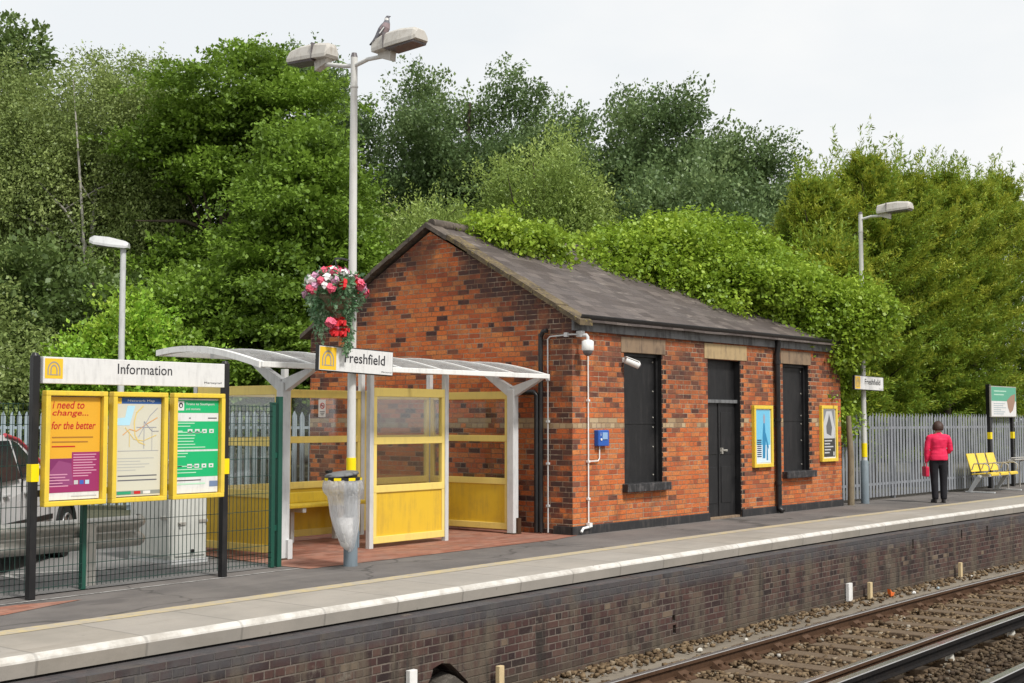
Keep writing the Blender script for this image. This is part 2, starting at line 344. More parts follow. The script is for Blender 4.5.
M['verge'] = verge('mossy_verge_stone', (.15, .115, .07), (.075, .06, .045), (.24, .19, .07))
M['vergegrey'] = verge('grey_verge_stone', (.14, .115, .095), (.08, .068, .058), (.20, .17, .13))
M['plinth'] = paint('black_bitumen_plinth', (.02, .02, .022), .6, .7, dirtcol=(.075, .065, .06), scale=5, bump=.4)

def leafmat(name, stops, trans=.28, gloss=.03, k=1.5):
    stops = [(p, tuple(min(.55, x*k*g) for x, g in zip(c, (1.16, 1.22, 1.05)))) for p, c in stops]; t = NT(name); a = t.node('ShaderNodeAttribute'); a.attribute_name = 'rnd'
    c = t.ramp(a.outputs['Fac'], stops)
    c = t.mix(t.rng(t.noise(t.coord('Object'), .55, 3, .6), .35, .65, 0, .3), c, stops[0][1])
    d = t.node('ShaderNodeBsdfDiffuse'); tl = t.node('ShaderNodeBsdfTranslucent'); g = t.node('ShaderNodeBsdfGlossy')
    g.inputs['Roughness'].default_value = .45; t.put(g.inputs[0], (.8, .85, .8))
    t.put(d.inputs[0], c); t.put(tl.inputs[0], t.mix(.4, c, tuple(min(1, x*1.2) for x in stops[-1][1])))
    m1 = t.node('ShaderNodeMixShader'); m1.inputs[0].default_value = trans
    t.l.new(d.outputs[0], m1.inputs[1]); t.l.new(tl.outputs[0], m1.inputs[2])
    m2 = t.node('ShaderNodeMixShader'); m2.inputs[0].default_value = gloss
    t.l.new(m1.outputs[0], m2.inputs[1]); t.l.new(g.outputs[0], m2.inputs[2])
    return t.end(m2.outputs[0])
M['l_birch'] = leafmat('birch_leaf', [(0, (.052, .072, .022)), (.5, (.110, .138, .044)), (1, (.20, .225, .09))], .27, .03, 1.7)
M['l_syc'] = leafmat('sycamore_leaf', [(0, (.038, .066, .010)), (.5, (.098, .150, .022)), (1, (.175, .255, .04))], .27, .03, 1.5)
M['l_bright'] = leafmat('bright_bush_leaf', [(0, (.10, .19, .02)), (.5, (.17, .29, .03)), (1, (.26, .38, .05))])
M['l_dark'] = leafmat('dark_shrub_leaf', [(0, (.030, .046, .014)), (.5, (.058, .085, .026)), (1, (.11, .14, .05))], .27, .03, 1.7)
M['l_grey'] = leafmat('grey_green_leaf', [(0, (.030, .050, .020)), (.5, (.066, .096, .040)), (1, (.125, .158, .072))], .27, .03, 1.8)
M['l_pale'] = leafmat('willow_leaf', [(0, (.085, .12, .030)), (.5, (.15, .19, .052)), (1, (.235, .265, .09))], .27, .03, 1.7)
M['l_conifer'] = leafmat('cypress_spray', [(0, (.024, .048, .008)), (.5, (.082, .125, .016)), (1, (.25, .25, .034))], .27, .02, 2.0)
M['l_ivy'] = leafmat('ivy_leaf', [(0, (.060, .104, .009)), (.5, (.145, .208, .020)), (1, (.255, .32, .045))], .28, .03, 1.45)
M['l_trail'] = leafmat('trailing_leaf', [(0, (.03, .08, .035)), (.5, (.08, .15, .09)), (1, (.24, .30, .24))])
M['bark'] = paint('bark', (.075, .06, .045), .95, .6, dirtcol=(.04, .035, .025), scale=6, bump=.8, spec=.15)
M['birchbark'] = paint('birch_bark', (.42, .40, .36), .85, .7, dirtcol=(.08, .07, .06), scale=5, bump=.4, spec=.2)

# ------------------------------------------------------------------ mesh builder
class MB:
    def __init__(s): s.v = []; s.f = []; s.mi = []; s.mats = []; s.sm = []; s.X = Matrix()
    def mat(s, m):
        if isinstance(m, str): m = M[m]
        if m not in s.mats: s.mats.append(m)
        return s.mats.index(m)
    def add(s, vs, fs, m, smooth=False):
        b = len(s.v); k = s.mat(m)
        s.v += [tuple(s.X @ Vector(p)) for p in vs]
        for f in fs: s.f.append(tuple(b+i for i in f)); s.mi.append(k); s.sm.append(smooth)
        return s
    def box(s, c, d, m, rz=0, ry=0, rx=0, bev=0):
        x, y, z = d[0]/2, d[1]/2, d[2]/2
        mat = Matrix.Translation(c) @ Matrix.Rotation(rz, 4, 'Z') @ Matrix.Rotation(ry, 4, 'Y') @ Matrix.Rotation(rx, 4, 'X')
        bm = bmesh.new(); bmesh.ops.create_cube(bm, size=1)
        for q in bm.verts: q.co = Vector((q.co.x*d[0], q.co.y*d[1], q.co.z*d[2]))
        if bev: bmesh.ops.bevel(bm, geom=bm.edges[:], offset=min(bev, min(d)*.45), segments=2, affect='EDGES', profile=.6)
        bm.verts.index_update()
        s.add([mat @ q.co for q in bm.verts], [[q.index for q in f.verts] for f in bm.faces], m, False); bm.free(); return s
    def box2(s, a, b, m, bev=0):
        return s.box([(a[i]+b[i])/2 for i in range(3)], [abs(b[i]-a[i]) for i in range(3)], m, bev=bev)
    def quad(s, p, m): return s.add(p, [list(range(len(p)))], m)
    def prism(s, poly, off, m):
        n = len(poly); o = Vector(off); a = [Vector(p) for p in poly]
        return s.add(a + [p+o for p in a], [list(range(n))[::-1], list(range(n, 2*n))] + [[i, (i+1) % n, n+(i+1) % n, n+i] for i in range(n)], m)
    def tube(s, pts, rad, m, seg=10, cap=True, smooth=True):
        pts = [Vector(p) for p in pts]; n = len(pts)
        if not isinstance(rad, (list, tuple)): rad = [rad]*n
        vs = []; prev = None
        for i, p in enumerate(pts):
            d = (pts[min(i+1, n-1)]-pts[max(i-1, 0)]).normalized()
            if prev is None: u = d.orthogonal().normalized()
            else: u = (prev - d*prev.dot(d)).normalized()
            prev = u; w = d.cross(u)
            for k in range(seg):
                a = 2*math.pi*k/seg; vs.append(p+(u*math.cos(a)+w*math.sin(a))*rad[i])
        fs = [[i*seg+k, i*seg+(k+1) % seg, (i+1)*seg+(k+1) % seg, (i+1)*seg+k] for i in range(n-1) for k in range(seg)]
        s.add(vs, fs, m, smooth)
        if cap:
            s.add(vs[:seg], [list(range(seg))[::-1]], m); s.add(vs[-seg:], [list(range(seg))], m)
        return s
    def loft(s, rings, m, smooth=True, cap=True):
        n = len(rings[0]); vs = [p for r in rings for p in r]
        s.add(vs, [[i*n+k, i*n+(k+1) % n, (i+1)*n+(k+1) % n, (i+1)*n+k] for i in range(len(rings)-1) for k in range(n)]
              + ([list(range(n))[::-1], list(range((len(rings)-1)*n, len(rings)*n))] if cap else []), m, smooth)
        return s
    def sphere(s, c, r, m, seg=10, ring=7):
        if not isinstance(r, (list, tuple)): r = (r, r, r)
        rings = []
        for i in range(ring+1):
            a = math.pi*i/ring; q = max(math.sin(a), 1e-3)
            rings.append([(c[0]+r[0]*q*math.cos(2*math.pi*k/seg), c[1]+r[1]*q*math.sin(2*math.pi*k/seg), c[2]-r[2]*math.cos(a)) for k in range(seg)])
        return s.loft(rings, m)
    def text(s, body, o, right, up, w, h, m, lift=.0015, shear=0, bold=0):
        cu = bpy.data.curves.new('lettering', 'FONT'); cu.body = body; cu.shear = shear; cu.offset = bold; cu.resolution_u = 3
        ob = bpy.data.objects.new('lettering', cu); col.objects.link(ob)
        me = bpy.data.meshes.new_from_object(ob)
        bpy.data.objects.remove(ob); bpy.data.curves.remove(cu)
        if not me.vertices: return s
        xs = [q.co.x for q in me.vertices]; ys = [q.co.y for q in me.vertices]
        x0, x1, y0, y1 = min(xs), max(xs), min(ys), max(ys)
        o = Vector(o); right = Vector(right).normalized(); up = Vector(up).normalized(); nn = right.cross(up)
        s.add([o + right*((q.co.x-x0)/(x1-x0)*w) + up*((q.co.y-y0)/max(y1-y0, 1e-6)*h) + nn*lift for q in me.vertices], [list(p.vertices) for p in me.polygons], m)
        bpy.data.meshes.remove(me); return s
    def mesh(s, name):
        me = bpy.data.meshes.new(name)
        me.from_pydata(s.v, [], s.f)
        for q in s.mats: me.materials.append(q)
        me.polygons.foreach_set('material_index', s.mi); me.polygons.foreach_set('use_smooth', s.sm)
        boxuv(me); me.update(); return me
    def build(s, name, parent=None, world=False, **kw):
        if world and parent is not None:
            o = parent.location
            s.v = [(p[0]-o.x, p[1]-o.y, p[2]-o.z) for p in s.v]
        ob = bpy.data.objects.new(name, s.mesh(name)); col.objects.link(ob)
        if parent is not None: ob.parent = parent
        tag(ob, **kw); return ob

def boxuv(me):
    n = len(me.loops)
    if not n: return
    uv = me.uv_layers.new(name='UVMap'); me.update()
    co = np.empty(len(me.vertices)*3); me.vertices.foreach_get('co', co); co = co.reshape(-1, 3)
    li = np.empty(n, dtype=np.int32); me.loops.foreach_get('vertex_index', li)
    nor = np.empty(len(me.polygons)*3); me.polygons.foreach_get('normal', nor); nor = np.abs(nor.reshape(-1, 3))
    tot = np.empty(len(me.polygons), dtype=np.int32); me.polygons.foreach_get('loop_total', tot)
    ax = np.repeat(np.argmax(nor*np.array([1, 1, .75]), axis=1), tot); p = co[li]
    out = np.where((ax == 0)[:, None], p[:, [1, 2]], np.where((ax == 1)[:, None], p[:, [0, 2]], p[:, [0, 1]]))
    uv.data.foreach_set('uv', out.astype(np.float32).ravel())

def tag(o, label=None, cat=None, group=None, kind=None):
    if label: o['label'] = label
    if cat: o['category'] = cat
    if group: o['group'] = group
    if kind: o['kind'] = kind
    return o
def thing(name, loc, label, cat, group=None, rz=0):
    o = bpy.data.objects.new(name, None); col.objects.link(o); o.empty_display_size = .1
    o.location = loc; o.rotation_euler = (0, 0, rz); return tag(o, label, cat, group)
def copy_tree(o, parent=None):
    c = o.copy(); col.objects.link(c)
    if parent is not None: c.parent = parent
    for ch in list(o.children): copy_tree(ch, c)
    return c

# plan of the line: the platform bends gently
def bend(x):
    if x < 12:
        d = 12-max(x, 3); y = -.0016*d*d
        return y - (.0288*(3-x) if x < 3 else 0)
    if x < 15: return 0
    if x < 22: return -.0033*(x-15)**2
    return -.0033*49 - .0462*(x-22)
XS = [-6, -2, 1, 3] + [4+i for i in range(30)] + [35, 38, 42, 48, 56, 66, 80]
def strip(m, y0, y1, z, xs=XS, mat='tarmac'):
    for a, b in zip(xs[:-1], xs[1:]):
        m.quad([(a, y0+bend(a), z), (b, y0+bend(b), z), (b, y1+bend(b), z), (a, y1+bend(a), z)], mat)
    return m
def sweep(m, prof, mat, xs=XS, closed=True):
    """prof: list of (y,z,material)"""
    n = len(prof)
    for a, b in zip(xs[:-1], xs[1:]):
        for i in range(n if closed else n-1):
            y0, z0, mm = prof[i]; y1, z1, _ = prof[(i+1) % n]
            m.quad([(a, y0+bend(a), z0), (b, y0+bend(b), z0), (b, y1+bend(b), z1), (a, y1+bend(a), z1)], mm or mat)
    return m
EDGE = 8.33
# ------------------------------------------------------------------ setting
m = MB(); m.quad([(-300, 8.6, -.03), (500, 8.6, -.03), (500, 600, -.03), (-300, 600, -.03)], 'ground')
m.build('ground', kind='structure')
m = MB(); m.quad([(-300, -200, -1.16), (500, -200, -1.16), (500, 8.6, -1.16), (-300, 8.6, -1.16)], 'bed')
m.build('track_bed', kind='structure')
m = MB(); strip(m, EDGE+1.06, 11.04, 0, mat='tarmac'); strip(m, 11.04, 12.2, 0, [14.3, 16, 18, 20, 22, 24, 26, 28, 30, 33, 36, 40, 48, 56, 66, 80], 'tarmac')
m.build('platform_surface', kind='structure')
m = MB(); m.quad([(-20, 11.045, .003), (9.78, 11.045, .003), (9.9, 12.4, .003), (10.1, 13.6, .003), (11.5, 22, .003), (4, 60, .003), (-20, 60, .003)], 'carpark')
m.build('car_park', kind='structure')
m = MB(); m.quad([(9.78, 10.62, .005), (14.2, 10.58, .005), (14.95, 10.74, .005), (14.9, 16.4, .005), (10.1, 13.6, .005), (9.78, 11.1, .005)], 'paving')
m.build('brick_paving', kind='structure')
m = MB(); m.quad([(4.2, 10.02, .004), (5.9, 10.10, .004), (6.85, 10.42, .004), (6.3, 10.56, .004), (4.2, 10.50, .004)], 'paving'); m.build('brick_patch', kind='structure')
m = MB(); strip(m, EDGE+.90, EDGE+1.10, .005, mat='lineyellow'); m.build('yellow_line', kind='structure')
m = MB()
m.quad([(6.0, 10.66, .005), (9.75, 10.72, .005), (9.75, 10.75, .005), (6.0, 10.69, .005)], 'linewhite'); m.build('edge_line', kind='structure')
m = MB()
for (a, b, c2, d2) in (((7.0, 12.9), (8.6, 12.2), .09, 0), ((9.0, 16.5), (10.8, 15.0), .09, 0), ((7.3, 12.05), (8.0, 16.9), .09, 0)):
    dx, dy = b[0]-a[0], b[1]-a[1]; L = math.hypot(dx, dy); nx, ny = -dy/L*c2/2, dx/L*c2/2
    zz = .007 + .001*a[0] - .007
    m.quad([(a[0]+nx, a[1]+ny, .008), (b[0]+nx, b[1]+ny, .008), (b[0]-nx, b[1]-ny, .008), (a[0]-nx, a[1]-ny, .008)], 'linewhite'); 
m.build('parking_line', kind='structure')
# coping with rounded nose
m = MB()
sweep(m, [(EDGE+.95, .002, 'coping'), (EDGE+.06, .002, 'nose'), (EDGE+.025, -.008, 'nose'), (EDGE+.005, -.03, 'nose'), (EDGE, -.045, 'coping'), (EDGE+.012, -.145, 'coping'), (EDGE+.5, -.165, 'coping'), (EDGE+.95, -.165, 'coping')], 'coping')
m.build('platform_coping', kind='structure')
# dirt ledge
m = MB(); sweep(m, [(8.14, -1.045, None), (7.78, -1.05, None), (7.46, -1.10, None), (7.40, -1.17, None)], 'dirt', closed=False)
m.build('trackside_ledge', kind='structure')
# platform wall with real holes
m = MB()
y0 = 8.13
for a, b in zip(XS[:-1], XS[1:]):
    pass
nx = len(XS); vs = []
for x in XS:
    vs += [(x, y0+bend(x), -1.16), (x, y0+bend(x), -.166), (x, y0+.35+bend(x), -.166), (x, y0+.35+bend(x), -1.16)]
fs = []
for i in range(nx-1):
    for k in range(4): fs.append([i*4+k, i*4+(k+1) % 4, (i+1)*4+(k+1) % 4, (i+1)*4+k][::-1])
fs += [[0, 1, 2, 3], [(nx-1)*4+k for k in (3, 2, 1, 0)]]
m.add(vs, fs, 'platwall')
wall = m.build('platform_wall', label='dark brick retaining wall below the pale platform edge', cat='wall')
def cut(ob, cutter_mb):
    c = cutter_mb.build('cutter'); md = ob.modifiers.new('b', 'BOOLEAN'); md.object = c; md.solver = 'EXACT'; md.operation = 'DIFFERENCE'
    dg = bpy.context.evaluated_depsgraph_get(); me = bpy.data.meshes.new_from_object(ob.evaluated_get(dg))
    ob.modifiers.clear(); ob.data = me
    while me.uv_layers: me.uv_layers.remove(me.uv_layers[0])
    boxuv(me); bpy.data.objects.remove(c)
c = MB()
c.prism([(8.88, 7.9, -.86), (8.99, 7.9, -.74), (9.02, 7.9, -.66), (9.14, 7.9, -.63), (9.26, 7.9, -.65), (9.40, 7.9, -.76), (9.52, 7.9, -.86), (9.5, 7.9, -1.0), (8.9, 7.9, -1.0)], (0, .48, 0), 'platwall')
for x, z, w, h in ((13.25, -.70, .07, .07), (13.26, -.83, .07, .10), (20.36, -.36, .06, .15), (22.33, -.33, .06, .15), (23.47, -.33, .07, .14)):
    c.box((x, y0+bend(x)+.05, z), (w, .3, h), 'platwall')
cut(wall, c)
# rails
RZ = -.915
def rail_profile(y, z):  # flat-bottom
    return [(y-.036, z-.006, 'steel'), (y-.030, z, 'steel'), (y+.030, z, 'steel'), (y+.036, z-.006, 'rust'), (y+.036, z-.04, 'rust'), (y+.012, z-.052, 'rust'), (y+.012, z-.125, 'rust'), (y+.065, z-.142, 'rust'), (y+.065, z-.15, 'rust'),
            (y-.065, z-.15, 'rust'), (y-.065, z-.142, 'rust'), (y-.012, z-.125, 'rust'), (y-.012, z-.052, 'rust'), (y-.036, z-.04, 'rust')]
RXS = [2, 5] + [8+i for i in range(26)] + [36, 40, 46, 54, 66, 80]
def rail(y, label):
    m = MB(); sweep(m, rail_profile(y, RZ), 'rust', RXS); return m.build('rail', label=label, cat='rail')
rail(7.23, 'rusty running rail nearest the platform wall')
rail(5.76, 'running rail just behind the tall black conductor rail')
def third(y, label):
    z = RZ+.075
    m = MB(); sweep(m, [(y-.045, z-.008, 'steel'), (y-.038, z, 'steel'), (y+.038, z, 'steel'), (y+.045, z-.008, 'thirdblack'), (y+.045, z-.05, None), (y+.02, z-.06, None), (y+.02, z-.115, None), (y+.06, z-.13, None), (y+.06, z-.14, None), (y-.06, z-.14, None), (y-.06, z-.13, None), (y-.02, z-.115, None), (y-.02, z-.06, None), (y-.045, z-.05, None)], 'thirdblack', RXS)
    t = thing('conductor_rail', (12, y, RZ), label, 'rail')
    m.build('conductor_bar', t, world=True)
    return t
tr = third(5.36, 'shiny topped black conductor rail beside the platform track')
th2 = third(4.24, 'conductor rail of the other track nearest the camera')
ins = None
for k in range(14):
    x = 10.4+k*2.1
    if ins is None:
        m = MB(); m.tube([(0, 0, 0), (0, 0, .05), (0, 0, .09)], [.055, .045, .04], 'insul', 10); ins = m.build('insulator', tr); o = ins
    else:
        o = ins.copy(); col.objects.link(o); o.parent = tr
    o.location = (x-12, bend(x), -.155)
# sleepers with chairs
def sleeper_kind():
    t = thing('sleeper', (0, 6.5, -1.065), 'worn timber sleeper sunk in the brown ballast under the track', 'sleeper', 'timber sleepers under the platform track')
    m = MB(); m.box((0, 0, -.06), (.25, 2.6, .13), 'sleeper', bev=.012); m.build('timber', t)
    for y in (7.23-6.5, 5.76-6.5):
        m = MB()
        m.box((0, y, .003), (.2, .42, .016), 'rust')
        for sgn in (-1, 1):
            m.add([(-.11, y+sgn*.07, -.005), (.11, y+sgn*.07, -.005), (.11, y+sgn*.20, -.005), (-.11, y+sgn*.20, -.005),
                   (-.08, y+sgn*.07, .085), (.08, y+sgn*.07, .085), (.10, y+sgn*.19, .02), (-.10, y+sgn*.19, .02)],
                  [(0, 1, 5, 4), (1, 2, 6, 5), (2, 3, 7, 6), (3, 0, 4, 7), (4, 5, 6, 7)], 'rust')
            for sx in (-.06, .06): m.tube([(sx, y+sgn*.15, .03), (sx, y+sgn*.15, .07)], .02, 'rust', 6)
        m.build('rail_chair', t)
    return t
sl = sleeper_kind()
for k in range(44):
    x = 9.0+k*.71+random.uniform(-.03, .03)
    o = sl if k == 0 else copy_tree(sl)
    o.location = (x, 6.5+bend(x), -1.065); o.rotation_euler = (0, 0, random.uniform(-.02, .02) - .03*(x > 18))
# ballast stones
def ballast():
    rng = np.random.default_rng(3); N = 46000
    x = 8.5+rng.random(N)**1.5*34; y = 3.2+rng.random(N)*4.35
    k2 = rng.random(N) < .05; y = np.where(k2, 8.12-.35*rng.random(N)**2, y)
    bx = np.array([bend(q) for q in x]); keep = (np.abs(y-7.23) > .1) & (np.abs(y-5.76) > .09) & (np.abs(y-5.36) > .08)
    ph = (x-9.0) % .71; onsl = ((ph < .12) | (ph > .59)) & (y > 5.25) & (y < 7.8) & (rng.random(N) < .85)
    keep &= ~onsl
    x, y, bx = x[keep], y[keep], bx[keep]; n = len(x)
    r = .014+.022*rng.random(n)**2
    z = np.where(y > 5.2, -1.075, -1.06 + .05*rng.random(n)) + .03*rng.random(n) - .02*(np.abs(y-6.5) < .5) + np.where(y > 7.45, .035, 0)
    base = np.array([(-1, -1, -1), (1, -1, -1), (1, 1, -1), (-1, 1, -1), (-1, -1, 1), (1, -1, 1), (1, 1, 1), (-1, 1, 1)], float)*.75
    faces = np.array([(0, 3, 2, 1), (4, 5, 6, 7), (0, 1, 5, 4), (1, 2, 6, 5), (2, 3, 7, 6), (3, 0, 4, 7)])
    V = base[None]*(1+rng.uniform(-.45, .45, (n, 8, 3)))
    a = rng.random(n)*6.28; ca, sa = np.cos(a), np.sin(a)
    V = np.stack([V[..., 0]*ca[:, None]-V[..., 1]*sa[:, None], V[..., 0]*sa[:, None]+V[..., 1]*ca[:, None], V[..., 2]*.8], -1)
    V = V*r[:, None, None]+np.stack([x, y+bx, z], -1)[:, None]
    F = faces[None]+(np.arange(n)*8)[:, None, None]
    return V.reshape(-1, 3), F.reshape(-1, 4), np.repeat(rng.random(n), 6)
def quads_object(name, V, F, rnd, mat, parent=None):
    me = bpy.data.meshes.new(name); nf = len(F)
    me.vertices.add(len(V)); me.vertices.foreach_set('co', V.astype(np.float32).ravel())
    me.loops.add(nf*4); me.loops.foreach_set('vertex_index', F.astype(np.int32).ravel())
    me.polygons.add(nf); me.polygons.foreach_set('loop_start', np.arange(nf, dtype=np.int32)*4)
    me.update(calc_edges=True)
    at = me.attributes.new('rnd', 'FLOAT', 'FACE'); at.data.foreach_set('value', rnd.astype(np.float32))
    me.materials.append(M[mat] if isinstance(mat, str) else mat)
    ob = bpy.data.objects.new(name, me); col.objects.link(ob)
    if parent is not None: ob.parent = parent
    return ob
def stonemat():
    t = NT('ballast_stone'); a = t.node('ShaderNodeAttribute'); a.attribute_name = 'rnd'
    c = t.ramp(a.outputs['Fac'], [(0, (.080, .052, .030)), (.5, (.150, .104, .060)), (.86, (.215, .155, .092)), (.99, (.28, .24, .18)), (1, (.5, .48, .44))])
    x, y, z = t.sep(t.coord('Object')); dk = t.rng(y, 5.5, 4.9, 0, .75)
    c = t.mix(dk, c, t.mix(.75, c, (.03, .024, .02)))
    return t.end(t.principled(c, .9, 0, None, .2))
M['stone'] = stonemat()
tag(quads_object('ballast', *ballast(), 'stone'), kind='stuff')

# ------------------------------------------------------------------ brick building
BL, BW, EV, RG = 8.35, 5.6, 3.08, 4.62
b = thing('brick_building', (14.92, 10.80, 0), 'disused red brick station building with slate roof and boarded openings', 'building', rz=R(-1.75))
OPEN = [(1.26, 2.26, .66, 2.63), (3.60, 4.62, -.05, 2.61), (6.10, 7.05, .70, 2.62)]
def front_wall():
    m = MB(); us = sorted({0, BL} | {q for o in OPEN for q in o[:2]}); zs = sorted({-.05, EV} | {q for o in OPEN for q in o[2:]})
    for a, c in zip(us[:-1], us[1:]):
        for z0, z1 in zip(zs[:-1], zs[1:]):
            um, zm = (a+c)/2, (z0+z1)/2
            if any(o[0] < um < o[1] and o[2] < zm < o[3] for o in OPEN): continue
            m.quad([(a, 0, z0), (c, 0, z0), (c, 0, z1), (a, 0, z1)], 'front')
    D = .16
    for (a, c, z0, z1) in OPEN:
        for p in ([(a, 0, z0), (a, 0, z1), (a, D, z1), (a, D, z0)], [(c, 0, z0), (c, D, z0), (c, D, z1), (c, 0, z1)], [(a, 0, z1), (c, 0, z1), (c, D, z1), (a, D, z1)], [(a, 0, z0), (a, D, z0), (c, D, z0), (c, 0, z0)]):
            m.quad(p, 'blackboard')
    m.quad([(0, BW, -.05), (0, BW, EV), (BL, BW, EV), (BL, BW, -.05)], 'front')
    m.quad([(0, D+.02, -.05), (0, D+.02, EV), (BL, D+.02, EV), (BL, D+.02, -.05)], 'blackboard')
    for x in (0, BL):
        p = [(x, 0, -.05), (x, 0, EV), (x, BW/2, RG-.06), (x, BW, EV), (x, BW, -.05)]
        m.quad(p if x == 0 else p[::-1], 'gable')
    return m
front_wall().build('brick_wall', b)
# roof as a slightly sagging grid
m = MB()
SL = (RG-EV)/(BW/2)
def roof_z(u, v): return EV + .05 + SL*v - .05*math.sin(math.pi*u/BL)*math.sin(min(1, v/2.8)*math.pi*.9) + .012*mnoise.noise((u*1.3, v*1.7, 3))
nu, nv = 44, 18
vs = []
for i in range(nu+1):
    for j in range(nv+1):
        u = -.06 + (BL+.16)*i/nu; v = -.16 + (BW/2+.16)*j/nv; vs.append((u, v, roof_z(u, v)))
m.add(vs, [[i*(nv+1)+j, (i+1)*(nv+1)+j, (i+1)*(nv+1)+j+1, i*(nv+1)+j+1] for i in range(nu) for j in range(nv)], 'slate', True)
vs2 = [(p[0], BW-p[1], p[2]) for p in vs]
m.add(vs2, [[i*(nv+1)+j+1, (i+1)*(nv+1)+j+1, (i+1)*(nv+1)+j, i*(nv+1)+j] for i in range(nu) for j in range(nv)], 'slate', True)
e = [(-.06 + (BL+.16)*i/nu) for i in range(nu+1)]
m.add([(u, -.16, roof_z(u, -.16)) for u in e] + [(u, -.16, roof_z(u, -.16)-.035) for u in e], [[i, nu+1+i, nu+2+i, i+1] for i in range(nu)], 'slate')
roof = m.build('roof', b)
m = MB()
for k in range(19):
    u = .02 + k*.44; dz = .012*mnoise.noise((u, 9, 1))
    m.tube([(u, BW/2, roof_z(u, BW/2)+.02+dz), (u+.43, BW/2, roof_z(u+.43, BW/2)+.02+dz)], .085, 'vergegrey', 10)
m.build('ridge_tile', roof)
# stone verge on the gable
for side in (0, 1):
    m = MB(); n = 7
    for k in range(n):
        v0, v1 = -.22 + (BW/2+.22)*k/n, -.22 + (BW/2+.22)*(k+1)/n - .012
        if side: v0, v1 = v0+.06, v1+.06
        z0, z1 = EV+.03+SL*v0, EV+.03+SL*v1
        if v1 > BW/2-.02: v1 = BW/2; z1 = EV+.03+SL*v1
        jit = random.uniform(-.012, .012)
        Y = (lambda v: v) if not side else (lambda v: BW-v)
        xx = -.10 - random.uniform(0, .012)
        poly = [(xx, Y(v0), z0-.025+jit), (xx, Y(v1), z1-.025+jit), (xx, Y(v1), z1+.05+jit), (xx, Y(v0), z0+.05+jit)]
        m.prism(poly if not side else poly[::-1], (.30, 0, 0), 'verge' if (not side and k < n-1) else 'vergegrey')
    m.build('verge_stone', b)
m = MB(); m.box2((-.012, .0, EV-.19), (BL, -.05, EV+.0), 'leadgrey'); m.build('fascia', b)
m = MB()   # gutter half round
prof = [(-.055-.065+.065*math.cos(a), EV-.0+.0+.065*math.sin(a)) for a in [math.pi+math.pi*i/8 for i in range(9)]]
prof = prof + [(p[0]*1.0, p[1]+.012) for p in prof[::-1]]
m.loft([[(x, p[0], p[1]+.02) for p in prof] for x in (-.02, 2.8, 5.6, BL+.02)], 'black', False); m.build('gutter', b)
m = MB(); m.tube([(5.79, -.10, EV-.03), (5.79, -.09, EV-.15), (5.79, -.065, EV-.3), (5.80, -.065, .16), (5.80, -.065, .08), (5.80, -.14, .03)], .05, 'black', 10)
for z in (.5, 1.6, 2.6): m.tube([(5.79, -.065, z), (5.79, -.065, z+.06)], .064, 'black', 10)
m.build('downpipe', b)
m = MB()
for a, c in ((.0, OPEN[1][0]), (OPEN[1][1], BL)): m.box2((a if a else -.035, -.035, -.04), (c, -.0, .125), 'plinth', bev=.012)
m.box2((-.035, .003, -.04), (-.002, .32, .12), 'plinth'); m.build('plinth', b)
def lintel(par, a, c, z0, z1, mat):
    m = MB(); m.box2((a, -.012, z0), (c, .1, z1), mat, bev=.006); return m.build('lintel', par)
for i, (o, mat) in enumerate(((OPEN[0], 'lintelgrey'), (OPEN[2], 'lintelgrey'))):
    a, c, z0, z1 = o
    m = MB(); m.box2((a-.02, .11, z0-.02), (c+.02, .135, z1+.02), 'blackboard')
    m.box2((a, .07, z0), (a+.05, .11, z1), 'blackboard'); m.box2((c-.05, .07, z0), (c, .11, z1), 'blackboard')
    m.box2((a+.05, .07, z1-.05), (c-.05, .108, z1), 'blackboard')
    m.box2((a+.05, .1, z0+.9), (c-.05, .118, z0+.93), 'blackboard')
    for fu in (a+.09, c-.09):
        for fz in (z0+.12, z0+.55, z0+.85, z0+1.0, z0+1.4, z1-.12): m.tube([(fu, .112, fz), (fu, .100, fz)], .012, 'galv', 6)
    w = m.build('boarded_window', b)
    m = MB(); m.box2((a-.06, -.11, z0-.11), (c+.10, .12, z0+.012), 'stonesill', bev=.012); m.build('sill', w)
    lintel(w, a-.08, c+.1, z1, z1+.23, mat)
a, c, z0, z1 = OPEN[1]
m = MB(); m.box2((a, .10, -.02), (c-.02, .14, 1.90), 'blackboard')
for (ua, ub, za, zb) in ((a+.12, a+.42, .25, .85), (a+.55, c-.15, .25, .85), (a+.12, a+.42, 1.05, 1.75), (a+.55, c-.15, 1.05, 1.75)):
    m.box2((ua, .092, za), (ub, .104, zb), 'blackboard', bev=.006)
m.box2((a+.46, .085, 0), (a+.50, .105, 1.9), 'blackboard')
d = m.build('door', b)
m = MB(); m.box2((a+.52, .05, 1.06), (a+.55, .1, 1.16), 'galv', bev=.004); m.tube([(a+.535, .05, 1.12), (a+.66, .045, 1.12)], .012, 'galv', 8); m.box2((a+.50, .07, 1.10), (a+.72, .095, 1.13), 'galv'); m.build('handle', d)
m = MB(); m.box2((a, .12, 1.94), (c, .145, z1), 'blackboard'); m.build('fanlight_board', d)
m = MB(); m.box2((a+.002, .05, 1.90), (c-.002, .15, 1.955), 'leadgrey', bev=.005); m.build('transom', d)
m = MB(); m.box2((a-.01, .02, -.02), (c+.01, .14, .035), 'lintelgrey', bev=.008); m.build('threshold', d)
lintel(d, a-.1, c+.22, z1+.01, z1+.26, 'lintel')
bm_ = b.matrix_basis
def bw(u, v, z):  # building-local to world
    c_, s_ = math.cos(R(-1.75)), math.sin(R(-1.75)); return (14.92+u*c_-v*s_, 10.8+u*s_+v*c_, z)
